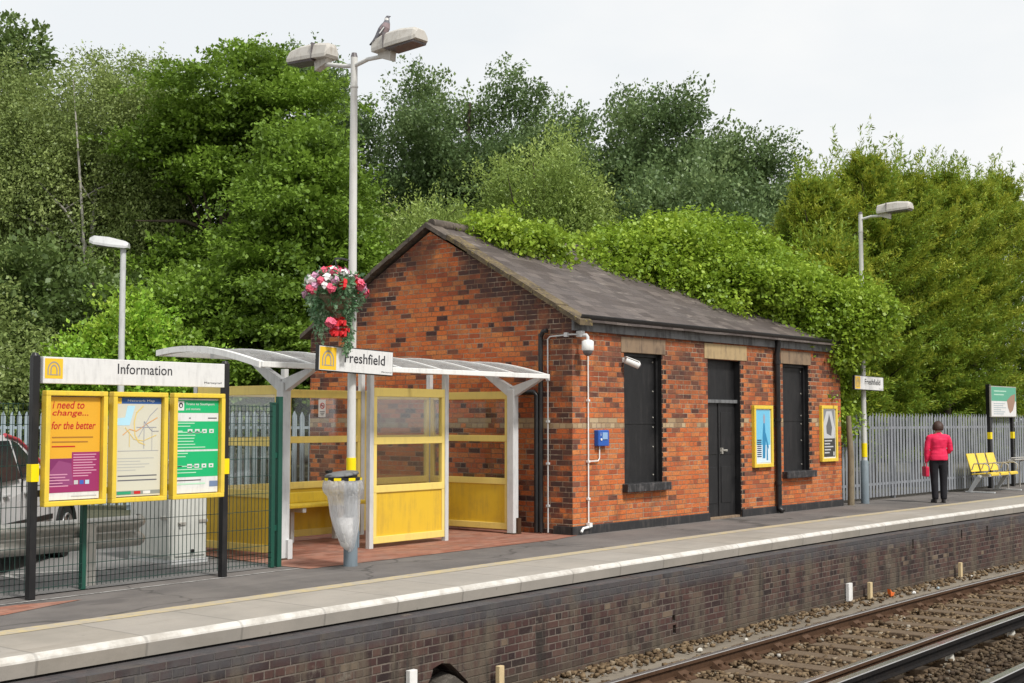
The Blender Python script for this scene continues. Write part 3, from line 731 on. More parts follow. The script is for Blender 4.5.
# drain and conduits on the gable
m = MB(); m.X = Matrix.Translation((14.92, 10.8, 0)) @ Matrix.Rotation(R(-1.75), 4, 'Z')
m.tube([(-.07, .52, 2.86), (-.07, .52, .02)], .035, 'black', 8); m.tube([(-.07, .40, 2.9), (-.075, .47, 2.89), (-.07, .52, 2.82)], .035, 'black', 8)
m.tube([(-.08, .95, 2.02), (-.08, .63, 2.02), (-.08, .585, 1.97), (-.08, .585, .02)], .04, 'black', 8)
m.build('cable_pipe', label='pair of black pipes running down the gable brickwork behind the shelter', cat='pipe')
m = MB(); m.X = Matrix.Translation((14.92, 10.8, 0)) @ Matrix.Rotation(R(-1.75), 4, 'Z')
m.tube([(-.03, .42, .02), (-.03, .42, 2.78), (-.03, .38, 2.815), (-.03, -.02, 2.83), (.0, -.06, 2.83), (.12, -.04, 2.83)], .012, 'lightgrey', 6)
for z in (.4, 1.0, 1.6, 2.2): m.box((-.03, .42, z), (.04, .045, .03), 'lightgrey')
m.box((-.03, .08, 2.83), (.05, .06, .06), 'lightgrey'); m.build('conduit', label='thin grey conduit up the gable corner to the dome camera', cat='conduit')
m = MB(); m.X = Matrix.Translation((14.92, 10.8, 0)) @ Matrix.Rotation(R(-1.75), 4, 'Z')
m.tube([(.33, -.03, 2.6), (.33, -.03, .12), (.33, -.05, .1)], .011, 'white', 6); m.tube([(.33, -.05, .1), (.18, -.05, .09), (.12, -.06, .04)], .02, 'white', 6)
m.box((.33, -.045, .13), (.07, .06, .06), 'white'); m.tube([(.33, -.03, 1.03), (.56, -.03, 1.03), (.60, -.03, 1.07), (.60, -.03, 1.24)], .009, 'white', 6)
for z in (.5, 1.03, 1.9): m.box((.33, -.03, z), (.045, .04, .03), 'white')
m.build('conduit', label='white conduit down the front bricks below the dome camera', cat='conduit')
t = thing('dome_camera', bw(.10, -.2, 2.62), 'white dome security camera hanging at the building corner', 'camera', rz=R(-1.75))
m = MB(); m.box((0, .13, .22), (.1, .09, .09), 'lightgrey', bev=.01); m.tube([(0, .15, .2), (0, .02, .2), (0, 0, .17), (0, 0, .12)], .025, 'lightgrey', 8); m.build('bracket', t)
m = MB(); m.tube([(0, 0, .13), (0, 0, .11), (0, 0, .0), (0, 0, -.02)], [.05, .085, .088, .08], 'white', 14); m.build('housing', t)
m = MB(); m.sphere((0, 0, -.025), (.072, .072, .075), 'lens', 12, 8); m.build('dome', t)
t = thing('bullet_camera', bw(1.26, 0, 2.46), 'small white bullet camera over the first boarded window', 'camera', rz=R(-1.75))
m = MB(); m.box((-.02, -.02, .05), (.07, .04, .07), 'white', bev=.008); m.tube([(-.02, -.03, .05), (0, -.09, .02)], .018, 'white', 8); m.build('bracket', t)
m = MB(); m.tube([(-.06, -.07, .05), (.10, -.2, -.035)], .052, 'white', 12); m.box((.02, -.135, .06), (.22, .1, .012), 'white', rz=R(-38), ry=R(20)); m.build('housing', t)
m = MB(); m.tube([(.098, -.199, -.034), (.112, -.212, -.042)], .04, 'lens', 12); m.build('lens', t)
t = thing('call_box', bw(.64, 0, 1.36), 'blue help point box on the brick front', 'call box', rz=R(-1.75))
m = MB(); m.box((0, -.04, 0), (.26, .08, .23), 'blue', bev=.012); m.build('casing', t)
m = MB(); m.box((.02, -.085, .03), (.12, .012, .10), flat('pale_blue', (.25, .4, .62)), bev=.004); m.tube([(-.07, -.083, -.02), (-.07, -.092, -.02)], .018, 'white', 10); m.text('i', (-.085, -.083, .03), (1, 0, 0), (0, 0, 1), .012, .05, 'signwhite', .003); m.build('front_plate', t)

def poster_frame(u0, u1, z0, z1, label, art):
    t = thing('poster_frame', bw(u0, -.002, z0), label, 'poster', 'framed posters on the building front', R(-1.75))
    w, h = u1-u0, z1-z0; k = .06
    m = MB()
    m.box2((0, -.06, 0), (w, 0, k), 'yellow', bev=.006); m.box2((0, -.06, h-k), (w, 0, h), 'yellow', bev=.006)
    m.box2((0, -.058, k), (k, 0, h-k), 'yellow'); m.box2((w-k, -.058, k), (w, 0, h-k), 'yellow'); m.build('frame', t)
    m = MB(); m.box2((k, -.035, k), (w-k, -.005, h-k), 'signwhite')
    art(m, k, k, w-2*k, h-2*k, -.037); m.build('poster', t); return t
def art_blue(m, x, z, w, h, y):
    A = lambda a, c, p, q, mt, l=0: m.quad([(x+a*w, y-l, z+p*h), (x+c*w, y-l, z+p*h), (x+c*w, y-l, z+q*h), (x+a*w, y-l, z+q*h)], mt)
    P = lambda pts, mt, l: m.quad([(x+a*w, y-l, z+q*h) for a, q in pts], mt)
    sky = flat('poster_sky', (.16, .50, .72)); pale = flat('poster_pale', (.62, .74, .82)); fig = flat('poster_teal', (.03, .22, .42)); dk = flat('poster_ink', (.03, .05, .10))
    A(.04, .96, .02, .98, sky, .001); A(.04, .96, .02, .34, pale, .002)
    P([(.45, .1), (.62, .1), (.66, .5), (.60, .74), (.52, .74), (.46, .5)], fig, .003); P([(.52, .74), (.62, .74), (.64, .86), (.56, .92), (.50, .86)], flat('poster_skin', (.30, .33, .42)), .003)
    P([(.62, .46), (.84, .26), (.86, .30), (.66, .56)], fig, .0035); P([(.70, .06), (.80, .06), (.78, .4), (.72, .4)], fig, .003)
    for i in range(9): A(.10, .38, .42-.037*i, .44-.037*i, dk, .004)
def art_grey(m, x, z, w, h, y):
    A = lambda a, c, p, q, mt, l=0: m.quad([(x+a*w, y-l, z+p*h), (x+c*w, y-l, z+p*h), (x+c*w, y-l, z+q*h), (x+a*w, y-l, z+q*h)], mt)
    P = lambda pts, mt, l: m.quad([(x+a*w, y-l, z+q*h) for a, q in pts], mt)
    g1 = flat('poster_grey', (.22, .23, .24)); g2 = flat('poster_mist', (.50, .51, .52)); g3 = flat('poster_charcoal', (.045, .047, .045))
    A(.05, .95, .03, .97, g1, .001); A(.05, .95, .03, .40, g3, .002)
    P([(.1, .4), (.9, .4), (.95, .6), (.7, .95), (.3, .95), (.05, .7)], g2, .002); P([(.3, .5), (.65, .45), (.72, .62), (.6, .78), (.5, .9), (.42, .78), (.28, .65)], flat('poster_slate', (.12, .125, .13)), .003)
    for i, (a, c) in enumerate(((.12, .7), (.12, .55), (.12, .8), (.12, .6), (.12, .5))): A(a, c, .34-.06*i, .365-.06*i, g2, .004)
    A(.8, .88, .05, .13, 'signwhite', .004)
poster_frame(4.99, 5.64, .81, 1.87, 'yellow framed blue poster between the door and the downpipe', art_blue)
poster_frame(7.46, 8.10, .85, 1.89, 'yellow framed grey poster at the ivy covered end of the front', art_grey)
m = MB(); m.tube([(23.52, 10.48, -.02), (23.50, 10.46, .9), (23.46, 10.48, 1.7)], [.07, .065, .05], 'wood', 8)
m.build('gnarled_vine', label='bare woody ivy stem at the end of the brick front', cat='vine')

# ------------------------------------------------------------------ shelter
XL, XR, YF, YB = 10.26, 14.57, 11.60, 13.2
t = thing('waiting_shelter', (12.4, 12.2, 0), 'yellow framed glass waiting shelter with a curved pale roof', 'shelter')
def rz_(y): return 2.25 + .19*math.sin(max(0, min(1, (y-11.03)/2.2))*math.pi*.86)/1.0 + .02*(y-11.03)
ys = [11.03+1.85*i/12 for i in range(13)]
RX0, RX1 = 9.42, 14.66
m = MB()
def curve(x0, x1, dz, th, mat):
    pts = [(y, rz_(y)+dz) for y in ys] + [(y, rz_(y)+dz-th) for y in ys[::-1]]
    m.loft([[(x0, p[0], p[1]) for p in pts], [(x1, p[0], p[1]) for p in pts]], mat, False)
curve(RX0+.03, RX1-.03, 0, .012, 'roofsheet'); rf = m.build('roof_sheet', t, world=True)
for k in range(8):
    m = MB(); x = RX0+.02+(RX1-RX0-.04)*k/7; wdt = .045 if k in (0, 7) else .022
    pts = [(y, rz_(y)+.012) for y in ys] + [(y, rz_(y)-(.055 if k in (0, 7) else .03)) for y in ys[::-1]]
    m.loft([[(x-wdt, p[0], p[1]) for p in pts], [(x+wdt, p[0], p[1]) for p in pts]], 'white', False); m.build('roof_rib', t, world=True)
for y, h in ((11.03, .05), (12.86, .06)):
    m = MB(); m.box2((RX0, y-.03, rz_(y)-h), (RX1, y+.02, rz_(y)+.014), 'white', bev=.008); m.build('edge_beam', t, world=True)
for y in (11.75, 12.5):
    m = MB(); m.box2((RX0+.5, y-.03, rz_(y)-.11), (RX1-.05, y+.03, rz_(y)-.05), 'shelterwhite'); m.build('purlin', t, world=True)
def post(x, y, w, top):
    m = MB(); m.box2((x-w/2, y-w/2, .0), (x+w/2, y+w/2, top), 'shelterwhite', bev=.012); m.box2((x-w/2-.03, y-w/2-.03, 0), (x+w/2+.03, y+w/2+.03, .02), 'rust')
    m.box((x+w*.3, y-w*.62, .12), (.07, .05, .22), 'rust' if x > 12 else 'shelterwhite')
    return m
for x in (XL, XR):
    m = post(x, YF, .12, 2.06)
    for yy in (11.07, 12.30):
        z1 = rz_(yy)-.02
        for q in (-.035, .035):
            pass
        dy = yy-YF; n = Vector((0, -(z1-2.0), dy)).normalized()*.05
        poly = [(x-.04, YF+(.05 if dy > 0 else -.05), 1.95), (x-.04, yy, z1-.05), (x-.04, yy, z1), (x-.04, YF-(.05 if dy > 0 else -.05)*.2, 2.09)]
        m.prism(poly, (.08, 0, 0), 'shelterwhite')
    m.build('post', t, world=True)
for x in (11.76, 13.19):
    m = MB(); m.box2((x-.035, 11.63, 0), (x+.035, 11.70, 2.26), 'lightgrey', bev=.006); m.build('screen_post', t, world=True)
for x in (XL, 11.69, 13.13, XR):
    m = MB(); m.box2((x-.035, YB-.035, 0), (x+.035, YB+.035, 2.3), 'lightgrey'); m.build('back_post', t, world=True)
ZR = [(.06, .15), (.70, .79), (1.31, 1.40), (1.92, 2.03)]
def screen(p0, p1, low=True):
    """framed screen between two ground points"""
    p0 = Vector((*p0, 0)); p1 = Vector((*p1, 0)); L = (p1-p0).length; a = math.atan2(p1.y-p0.y, p1.x-p0.x)
    X = Matrix.Translation(p0) @ Matrix.Rotation(a, 4, 'Z')
    m = MB(); m.X = X
    for z0, z1 in ZR: m.box2((0, -.03, z0), (L, .03, z1), 'paleyellow', bev=.006)
    for x in (0, L-.055): m.box2((x, -.027, ZR[0][1]), (x+.055, .027, ZR[1][0]), 'paleyellow'); m.box2((x, -.027, ZR[1][1]), (x+.055, .027, ZR[2][0]), 'paleyellow'); m.box2((x, -.027, ZR[2][1]), (x+.055, .027, ZR[3][0]), 'paleyellow')
    s = m.build('screen_frame', t, world=True)
    # panel and panes belong to the frame
    for name, z0, z1, mat, th in (('lower_panel', ZR[0][1], ZR[1][0], 'panelyellow', .012), ('pane', ZR[1][1], ZR[2][0], 'glass', .004), ('pane', ZR[2][1], ZR[3][0], 'glass', .004)):
        m = MB(); m.X = X; m.box2((.055, -th, z0), (L-.055, th, z1), mat)
        o = t.location; m.v = [(p[0]-o.x, p[1]-o.y, p[2]-o.z) for p in m.v]; m.build(name, s)
screen((11.80, 11.665), (13.15, 11.665))
screen((XL, YF+.07), (XL, YB-.04)); screen((XR, YF+.07), (XR, YB-.04))
for a, c in ((XL, 11.69), (11.69, 13.13), (13.13, XR)): screen((a+.04, YB), (c-.04, YB))
m = MB(); m.box2((10.5, 12.78, .47), (12.9, 13.1, .52), 'yellow', bev=.015); m.box2((10.5, 13.06, .52), (12.9, 13.12, .66), 'yellow', bev=.015)
tb = thing('shelter_bench', (11.7, 12.95, 0), 'yellow perch bench along the back of the shelter', 'bench')
m.build('seat', tb, world=True)
for x in (10.9, 11.7, 12.5):
    m = MB(); m.box2((x-.03, 12.8, .41), (x+.03, 13.15, .468), 'lightgrey'); m.box2((x-.03, 13.03, 0), (x+.03, 13.09, .41), 'lightgrey'); m.build('bracket', tb, world=True)
tn = thing('warning_sign', (12.33, 13.16, 1.66), 'small white no smoking notice on the shelter glass', 'sign')
m = MB(); m.box2((-.065, -.006, 0), (.065, 0, .24), 'signwhite'); m.build('plate', tn)
m = MB(); red = flat('notice_red', (.5, .02, .02))
pts = [(.042*math.cos(a), -.009, .155+.042*math.sin(a)) for a in [2*math.pi*i/16 for i in range(16)]]; pin = [(.032*math.cos(a), -.009, .155+.032*math.sin(a)) for a in [2*math.pi*i/16 for i in range(16)]]
m.add(pts+pin, [[i, (i+1) % 16, 16+(i+1) % 16, 16+i] for i in range(16)], red); m.box((0, -.0095, .155), (.075, .001, .009), red, ry=R(45)); m.box((0, -.0075, .155), (.05, .001, .01), 'txt')
for i in range(3): m.box((0, -.008, .075-.022*i), (.09-.02*i, .001, .008), 'txt')
m.build('symbol', tn)

# ------------------------------------------------------------------ information board
def emblem(m, x0, z0, s, y, X=None):
    """yellow tile with an arched M mark, facing -y"""
    m.quad([(x0, y, z0), (x0+s, y, z0), (x0+s, y, z0+s), (x0, y, z0+s)], flat('emblem_yellow', (.80, .50, .03)))
    c, cz = x0+s*.5, z0+s*.42
    def arc(r0, r1, h0, h1, mt, l):
        n = 14; o = []; i_ = []
        for k in range(n+1):
            a = math.pi*k/n; o.append((c+r0*s*math.cos(a), y-l, cz+h0*s*math.sin(a))); i_.append((c+r1*s*math.cos(a), y-l, cz+h1*s*math.sin(a)))
        o = [(o[0][0], y-l, z0+s*.16)] + o + [(o[-1][0], y-l, z0+s*.16)]; i_ = [(i_[0][0], y-l, z0+s*.16)] + i_ + [(i_[-1][0], y-l, z0+s*.16)]
        k = len(o); m.add(o+i_, [[j, j+1, k+j+1, k+j] for j in range(k-1)], mt)
    arc(.36, .29, .44, .36, flat('emblem_grey', (.33, .30, .24)), .0012); arc(.20, .13, .28, .20, flat('emblem_grey', (.3, .3, .3)), .0012)
    m.box((c, y-.0012, z0+s*.19), (s*.5, .0006, s*.05), flat('emblem_grey', (.3, .3, .3)))
t = thing('information_board', (7.65, 10.78, 0), 'information board with three yellow framed posters on black posts', 'sign')
for x in (6.56, 8.74):
    m = MB(); m.box2((x-.034, 10.76, 0), (x+.034, 10.83, 2.21), 'black', bev=.008); m.tube([(x, 10.795, 2.205), (x, 10.795, 2.235)], [.04, .025], 'black', 8)
    p = m.build('post', t, world=True)
    m = MB(); m.box2((x-.040, 10.754, 1.06), (x+.040, 10.836, 1.22), 'brightyellow', bev=.003); o = t.location; m.v = [(q[0]-o.x, q[1]-o.y, q[2]-o.z) for q in m.v]; m.build('yellow_band', p)
m = MB(); m.box2((6.61, 10.74, 1.955), (8.69, 10.80, 2.20), 'signwhite', bev=.006); emblem(m, 6.625, 2.0, .185, 10.739)
m.text('Information', (7.40, 10.74, 2.062), (1, 0, 0), (0, 0, 1), .63, .10, 'txt', .002, bold=.004); m.text('Merseyrail', (8.43, 10.74, 1.985), (1, 0, 0), (0, 0, 1), .22, .026, 'txt', .002)
m.build('header_panel', t, world=True)
m = MB(); m.box2((6.605, 10.79, .92), (8.695, 10.83, .98), 'black'); m.box2((6.605, 10.79, 1.72), (8.695, 10.83, 1.78), 'black'); m.build('cross_rail', t, world=True)
def case(x0, x1, art):
    z0, z1 = .83, 1.89; k = .046
    m = MB(); m.box2((x0, 10.70, z0), (x1, 10.78, z0+k), 'yellow', bev=.008); m.box2((x0, 10.70, z1-k), (x1, 10.78, z1), 'yellow', bev=.008)
    m.box2((x0, 10.702, z0+k), (x0+k, 10.78, z1-k), 'yellow'); m.box2((x1-k, 10.702, z0+k), (x1, 10.78, z1-k), 'yellow'); m.box2((x0+k, 10.765, z0+k), (x1-k, 10.782, z1-k), 'galv')
    f = m.build('display_case', t, world=True)
    m = MB(); w, h = x1-x0-2*k-.02, z1-z0-2*k-.02; m.box2((0, 0, 0), (w, .012, h), 'signwhite'); art(m, w, h)
    o = bpy.data.objects.new('poster', m.mesh('poster')); col.objects.link(o); o.parent = f; o.location = (x0+k+.01-t.location.x, 10.745-t.location.y, z0+k+.01)
RX, UZ = (1, 0, 0), (0, 0, 1)
def rect(m, w, h, a, c, p, q, mt, l): m.quad([(a*w, -l, p*h), (c*w, -l, p*h), (c*w, -l, q*h), (a*w, -l, q*h)], mt)
def art1(m, w, h):
    amber = flat('poster_amber', (.72, .38, .03)); mag = flat('poster_magenta', (.30, .03, .12)); pur = flat('poster_plum', (.20, .03, .12)); red = flat('poster_red', (.50, .015, .02)); pink = flat('poster_pink', (.62, .30, .42))
    rect(m, w, h, 0, 1, .07, 1, amber, .001); rect(m, w, h, 0, .45, .07, .40, pur, .002); rect(m, w, h, .45, 1, .07, .46, mag, .002); rect(m, w, h, 0, 1, .07, .14, mag, .0022)
    m.add([(.5*w, -.0021, .07*h), (0, -.0021, .25*h), (.2*w, -.0021, .38*h), (.44*w, -.0021, .35*h)], [(0, 1, 2, 3)], flat('poster_mauve', (.27, .06, .17)))
    m.text('i need to', (.06*w, 0, .885*h), RX, UZ, .62*w, .075*h, red, .003, .2, .01); m.text('change...', (.06*w, 0, .80*h), RX, UZ, .70*w, .075*h, red, .003, .2, .01)
    m.text('for the better', (.05*w, 0, .685*h), RX, UZ, .86*w, .075*h, red, .003, .2, .012)
    for i, q in enumerate((.8, .7, .45)): rect(m, w, h, .06, .06+q, .60-.045*i, .612-.045*i, red if i == 2 else flat('poster_brown', (.38, .17, .03)), .003)
    for i in range(9): rect(m, w, h, .48, .48+(.45, .42, .46, .38, .44, .40, .46, .36, .3)[i], .43-.026*i, .44-.026*i, pink, .003)
    for i in range(5): rect(m, w, h, .03, .03+(.34, .3, .38, .25, .36)[i], .24-.028*i, .25-.028*i, pink, .003)
    for i, c in enumerate(((.5, .5, .5), (.05, .12, .45), (.45, .6, .7))): rect(m, w, h, .50+.11*i, .58+.11*i, .145, .185, flat('poster_icon%s' % 'abc'[i], c), .003)
    rect(m, w, h, .45, .95, .025, .035, flat('poster_faint', (.45, .45, .45)), .002)
def art2(m, w, h):
    nb = flat('map_navy', (.03, .10, .30)); sea = flat('map_sea', (.42, .68, .80)); pale = flat('map_paper', (.60, .585, .48)); ye = flat('map_yellow', (.72, .55, .18)); gr = flat('map_grey', (.33, .34, .40))
    rect(m, w, h, 0, 1, 0, 1, pale, .001); rect(m, w, h, 0, 1, .94, 1, nb, .002); rect(m, w, h, 0, .12, .94, 1, flat('emblem_yellow', (.8, .5, .03)), .0025)
    m.text('Network Map', (.25*w, 0, .955*h), RX, UZ, .6*w, .028*h, 'signwhite', .003, 0, .01)
    m.quad([(.02*w, -.002, .72*h), (.30*w, -.002, .72*h), (.42*w, -.002, .92*h), (.25*w, -.002, .92*h), (.2*w, -.002, .80*h), (.02*w, -.002, .79*h)], sea)
    def line(pts, wd, mt, l):
        for (a, p), (c, q) in zip(pts[:-1], pts[1:]):
            dx, dz = (c-a)*w, (q-p)*h; L = math.hypot(dx, dz) or 1; ox, oz = -dz/L*wd/2, dx/L*wd/2
            m.quad([(a*w+ox, -l, p*h+oz), (c*w+ox, -l, q*h+oz), (c*w-ox, -l, q*h-oz), (a*w-ox, -l, p*h-oz)], mt)
    line([(.6, .92), (.45, .85), (.40, .75), (.42, .62), (.5, .55), (.65, .52)], .012, ye, .003); line([(.15, .62), (.3, .68), (.45, .66), (.7, .74), (.92, .80)], .008, flat('map_orange', (.70, .35, .12)), .0032)
    line([(.2, .7), (.4, .58), (.6, .56), (.9, .62)], .008, ye, .0034); line([(.45, .70), (.9, .70)], .006, gr, .0036); line([(.5, .60), (.75, .82), (.92, .90)], .006, gr, .0038); line([(.62, .48), (.62, .76), (.8, .66), (.95, .66)], .006, gr, .004)
    line([(.05, .46), (.95, .46)], .004, gr, .003); line([(.80, .46), (.80, .7)], .004, gr, .0042); line([(.3, .5), (.3, .66)], .006, ye, .0044)
    for i in range(5): rect(m, w, h, .05, .05+(.8, .5, .7, .6, .4)[i], .38-.03*i, .388-.03*i, flat('map_faint', (.45, .45, .42)), .002)
    for z in (.20, .155): rect(m, w, h, .06, .92, z, z+.012, flat('map_dark', (.12, .12, .14)), .002)
    rect(m, w, h, 0, 1, .015, .055, flat('map_foot', (.25, .27, .25)), .002); rect(m, w, h, .05, .35, .02, .05, flat('map_green', (.03, .30, .16)), .003); rect(m, w, h, .42, .56, .02, .05, flat('notice_red', (.5, .02, .02)), .003); rect(m, w, h, .62, .78, .02, .05, 'signwhite', .003)
def art3(m, w, h):
    g = flat('poster_green', (.012, .42, .15)); wt = 'signwhite'; ln = flat('poster_mint', (.45, .72, .52))
    rect(m, w, h, 0, 1, .85, .985, g, .001); rect(m, w, h, 0, 1, .46, .76, g, .001); rect(m, w, h, 0, 1, .17, .44, g, .001)
    rect(m, w, h, .03, .18, .875, .975, wt, .002)
    n = 10; m.quad([(.105*w+.05*w*math.cos(2*math.pi*i/n), -.003, .93*h+.03*h*math.sin(2*math.pi*i/n)) for i in range(n)], 'txt'); m.quad([(.105*w+.025*w*math.cos(2*math.pi*i/n), -.004, .925*h+.016*h*math.sin(2*math.pi*i/n)) for i in range(n)], wt)
    m.text('Trains to Southport', (.22*w, 0, .925*h), RX, UZ, .68*w, .032*h, wt, .003, 0, .008); m.text('and stations', (.22*w, 0, .88*h), RX, UZ, .34*w, .024*h, wt, .003)
    rect(m, w, h, .75, .96, .79, .80, 'txt', .002); rect(m, w, h, .3, .34, .79, .80, 'txt', .002)
    for i in range(9):
        if i in (2,): continue
        rect(m, w, h, .03, .03+(.4, .3, 0, .6, .42, .4, .38, .42, .66)[i], .735-.032*i, .745-.032*i, ln, .003)
    for i in range(7):
        if i in (2, 3): continue
        rect(m, w, h, .03, .03+(.25, .2, 0, 0, .5, .6, .45)[i], .415-.034*i, .425-.034*i, ln, .003)
    for z in (.635, .265):
        for k in range(4): rect(m, w, h, .27+.17*k, .38+.17*k, z, z+.042, wt, .003); rect(m, w, h, .30+.17*k, .35+.17*k, z+.012, z+.028, g, .004)
        rect(m, w, h, .04, .15, z+.015, z+.027, ln, .003)
    rect(m, w, h, .0, .6, .13, .14, 'txt', .002); rect(m, w, h, .8, 1, .06, .12, flat('poster_steel', (.16, .22, .36)), .002); rect(m, w, h, .04, .7, .09, .105, ln, .002)
case(6.625, 7.275, art1); case(7.335, 7.965, art2); case(8.035, 8.675, art3)

# ------------------------------------------------------------------ station lamps and signs
def lamp_head(par, y0, sgn, z, tilt):
    """housing running along sgn*y from y0"""
    X = Matrix.Translation((0, y0, z)) @ Matrix.Rotation(tilt*sgn, 4, 'X')
    def ring(t_, w, zb, zt):
        y = sgn*t_; b_ = .045
        return [(-w, y, zb), (w, y, zb), (w, y, zb+.04), (w*.78, y, zt-.03), (w*.5, y, zt), (-w*.5, y, zt), (-w*.78, y, zt-.03), (-w, y, zb+.04)]
    m = MB(); m.X = X
    rr = [ring(-.02, .09, .03, .12), ring(.0, .11, .0, .165), ring(.2, .13, .0, .185), ring(.42, .135, .0, .18), ring(.62, .12, .0, .15), ring(.66, .10, .015, .12)]
    if sgn < 0: rr = [r[::-1] for r in rr]
    m.loft(rr, 'lampgrey', False); m.box((0, sgn*.2, .088), (.266, .010, .186), 'lens')
    hd = m.build('lamp_head', par)
    m = MB(); m.X = X; m.box((0, sgn*.42, -.010), (.22, .42, .026), 'lens', bev=.01); m.build('lens', hd)
    m = MB(); m.X = X; m.prism([(-.045, sgn*.02, .02), (-.045, sgn*.24, .02), (-.045, sgn*.22, -.13), (-.045, sgn*.05, -.06)], (.09, 0, 0), 'lampgrey'); m.build('spigot', hd)
def lamp_post(x, y, top, label, arms, basez=.86, band=(1.0, 1.2)):
    t = thing('lamp_post', (x, y, 0), label, 'lamp', 'platform lamp posts')
    m = MB(); m.tube([(0, 0, 0), (0, 0, basez-.02), (0, 0, basez)], [.080, .078, .055], 'bluegrey', 14); m.box((.085, .0, .35), (.02, .08, .3), 'bluegrey'); m.build('base', t)
    m = MB(); m.tube([(0, 0, basez-.02), (0, 0, top*.55), (0, 0, top)], [.050, .047, .040], 'polegrey', 14); m.tube([(0, 0, top-.35), (0, 0, top-.33)], .048, 'polegrey', 14); m.tube([(0, 0, top), (0, 0, top+.05)], [.042, .03], 'lens', 10); m.build('pole', t)
    m = MB(); m.tube([(0, 0, band[0]), (0, 0, band[1])], .056, 'brightyellow', 14); m.build('yellow_band', t)
    for sgn in arms:
        m = MB(); m.tube([(0, 0, top-.10), (0, sgn*.22, top-.06), (0, sgn*.5, top+(.01 if sgn > 0 else -.07))], .025, 'polegrey', 8); m.build('arm', t)
        lamp_head(t, sgn*.38, sgn, top+(.06 if sgn > 0 else -.03), .05)
    return t
lamp_post(10.28, 10.49, 5.74, 'tall twin headed lamp post beside the shelter carrying a flower basket', (1, -1), .98, (1.05, 1.2))
lamp_post(24.15, 10.47, 5.66, 'single headed lamp post rising through ivy beyond the brick building', (-1,), .84, (.90, 1.17))
def station_sign(loc, w, h, tilt, label, sm=.18):
    t = thing('station_sign', loc, label, 'sign', 'station name signs'); t.rotation_euler = (0, tilt, 0)
    m = MB(); m.box2((0, -.022, 0), (w, .022, h), 'black', bev=.004); m.box2((.012, -.028, .012), (w-.012, .028, h-.012), 'signwhite')
    emblem(m, .018, .02, h-.04, -.0290); m.text('Freshfield', (w*.335, -.028, h*.40), RX, UZ, w*.545, h*.40, 'txt', .003, 0, .008); m.text('Merseyrail', (w*.835, -.028, h*.10), RX, UZ, w*.14, h*.075, 'txt', .003)
    m.build('panel', t)
    return t
s = station_sign((9.63, 10.37, 2.15), 1.16, .285, R(1.6), 'white station name sign on the twin headed lamp post')
for x in (.60, .72):
    m = MB(); m.box2((x-.02, .02, .05), (x+.02, .11, .23), 'lightgrey'); m.build('bracket', s)
s = station_sign((23.40, 10.34, 2.20), 1.36, .275, R(.4), 'white station name sign on the ivy covered lamp post')
for x in (.52, .64):
    m = MB(); m.box2((x-.02, .02, .05), (x+.02, .10, .23), 'lightgrey'); m.build('bracket', s)
t = thing('lamp_post', (16.62, 24.0, 0), 'slim grey car park lamp post with one flat head among the trees', 'lamp')
m = MB(); m.tube([(0, 0, 0), (0, 0, 1.2), (0, 0, 5.36)], [.09, .075, .06], 'lightgrey', 12); m.build('pole', t)
m = MB()
rr = []
for q, w, zb, zt in ((-.12, .10, -.04, .06), (-.05, .14, -.06, .10), (.3, .16, -.05, .16), (.62, .14, -.02, .17), (.72, .08, .02, .12)):
    rr.append([(-w, q, zb), (w, q, zb), (w, q, zb+.05), (w*.6, q, zt), (-w*.6, q, zt), (-w, q, zb+.05)])
m.X = Matrix.Translation((0, 0, 5.38)) @ Matrix.Rotation(R(40), 4, 'Z') @ Matrix.Rotation(R(4), 4, 'X'); m.loft(rr, 'lightgrey', False); hd = m.build('lamp_head', t)
m = MB(); m.X = Matrix.Translation((0, 0, 5.38)) @ Matrix.Rotation(R(40), 4, 'Z') @ Matrix.Rotation(R(4), 4, 'X'); m.box((0, .35, -.05), (.22, .4, .02), 'lens'); m.build('lens', hd)

# ------------------------------------------------------------------ leaves and trees
def sprigs(P, A, nl, L, spread, ls, lw, flat_=1.0, rng=None, up=.35, clump_rnd=None, taper=.65, droop=0.0, dev=.55):
    """P centres, A unit axes -> rhombic leaves strewn along each sprig"""
    n = len(P); tt = rng.random((n, nl))
    Ln = L*(.7+.6*rng.random((n, 1)))
    pos = P[:, None]+A[:, None]*((tt-.3)*Ln)[..., None]
    off = rng.normal(0, 1, (n, nl, 3))*(spread*(1-taper*tt))[..., None]; off[..., 2] *= flat_
    pos = pos+off; pos[..., 2] -= droop*tt**2*Ln
    d = A[:, None]*.6+rng.normal(0, dev, (n, nl, 3)); d[..., 2] -= droop*.8; d /= np.linalg.norm(d, axis=-1, keepdims=True)+1e-9
    nn = rng.normal(0, .6, (n, nl, 3)); nn[..., 2] += up*2
    s = np.cross(d, nn); s /= np.linalg.norm(s, axis=-1, keepdims=True)+1e-9
    sz = (.55+.95*rng.random((n, nl))**1.5)[..., None]
    l_, w_ = ls*sz, lw*sz
    V = np.stack([pos, pos+d*l_*.45+s*w_*.5, pos+d*l_, pos+d*l_*.45-s*w_*.5], 2)
    cr = rng.random((n, 1)) if clump_rnd is None else clump_rnd
    rnd = np.clip(.65*cr+.35*rng.random((n, nl)), 0, 1)
    return V.reshape(-1, 3), rnd.ravel()
def leaves_object(name, V, rnd, mat, parent):
    F = np.arange(len(V)).reshape(-1, 4); return quads_object(name, V, F, rnd, mat, parent)
def lump(d, seed, amp):
    return 1-amp/2+amp*(.5+.5*np.sin(d[:, 0]*4.1+seed)*np.sin(d[:, 1]*3.7+seed*1.7)*np.sin(d[:, 2]*4.5+seed*.6)+.25*np.sin(d[:, 0]*9+d[:, 2]*7+seed))
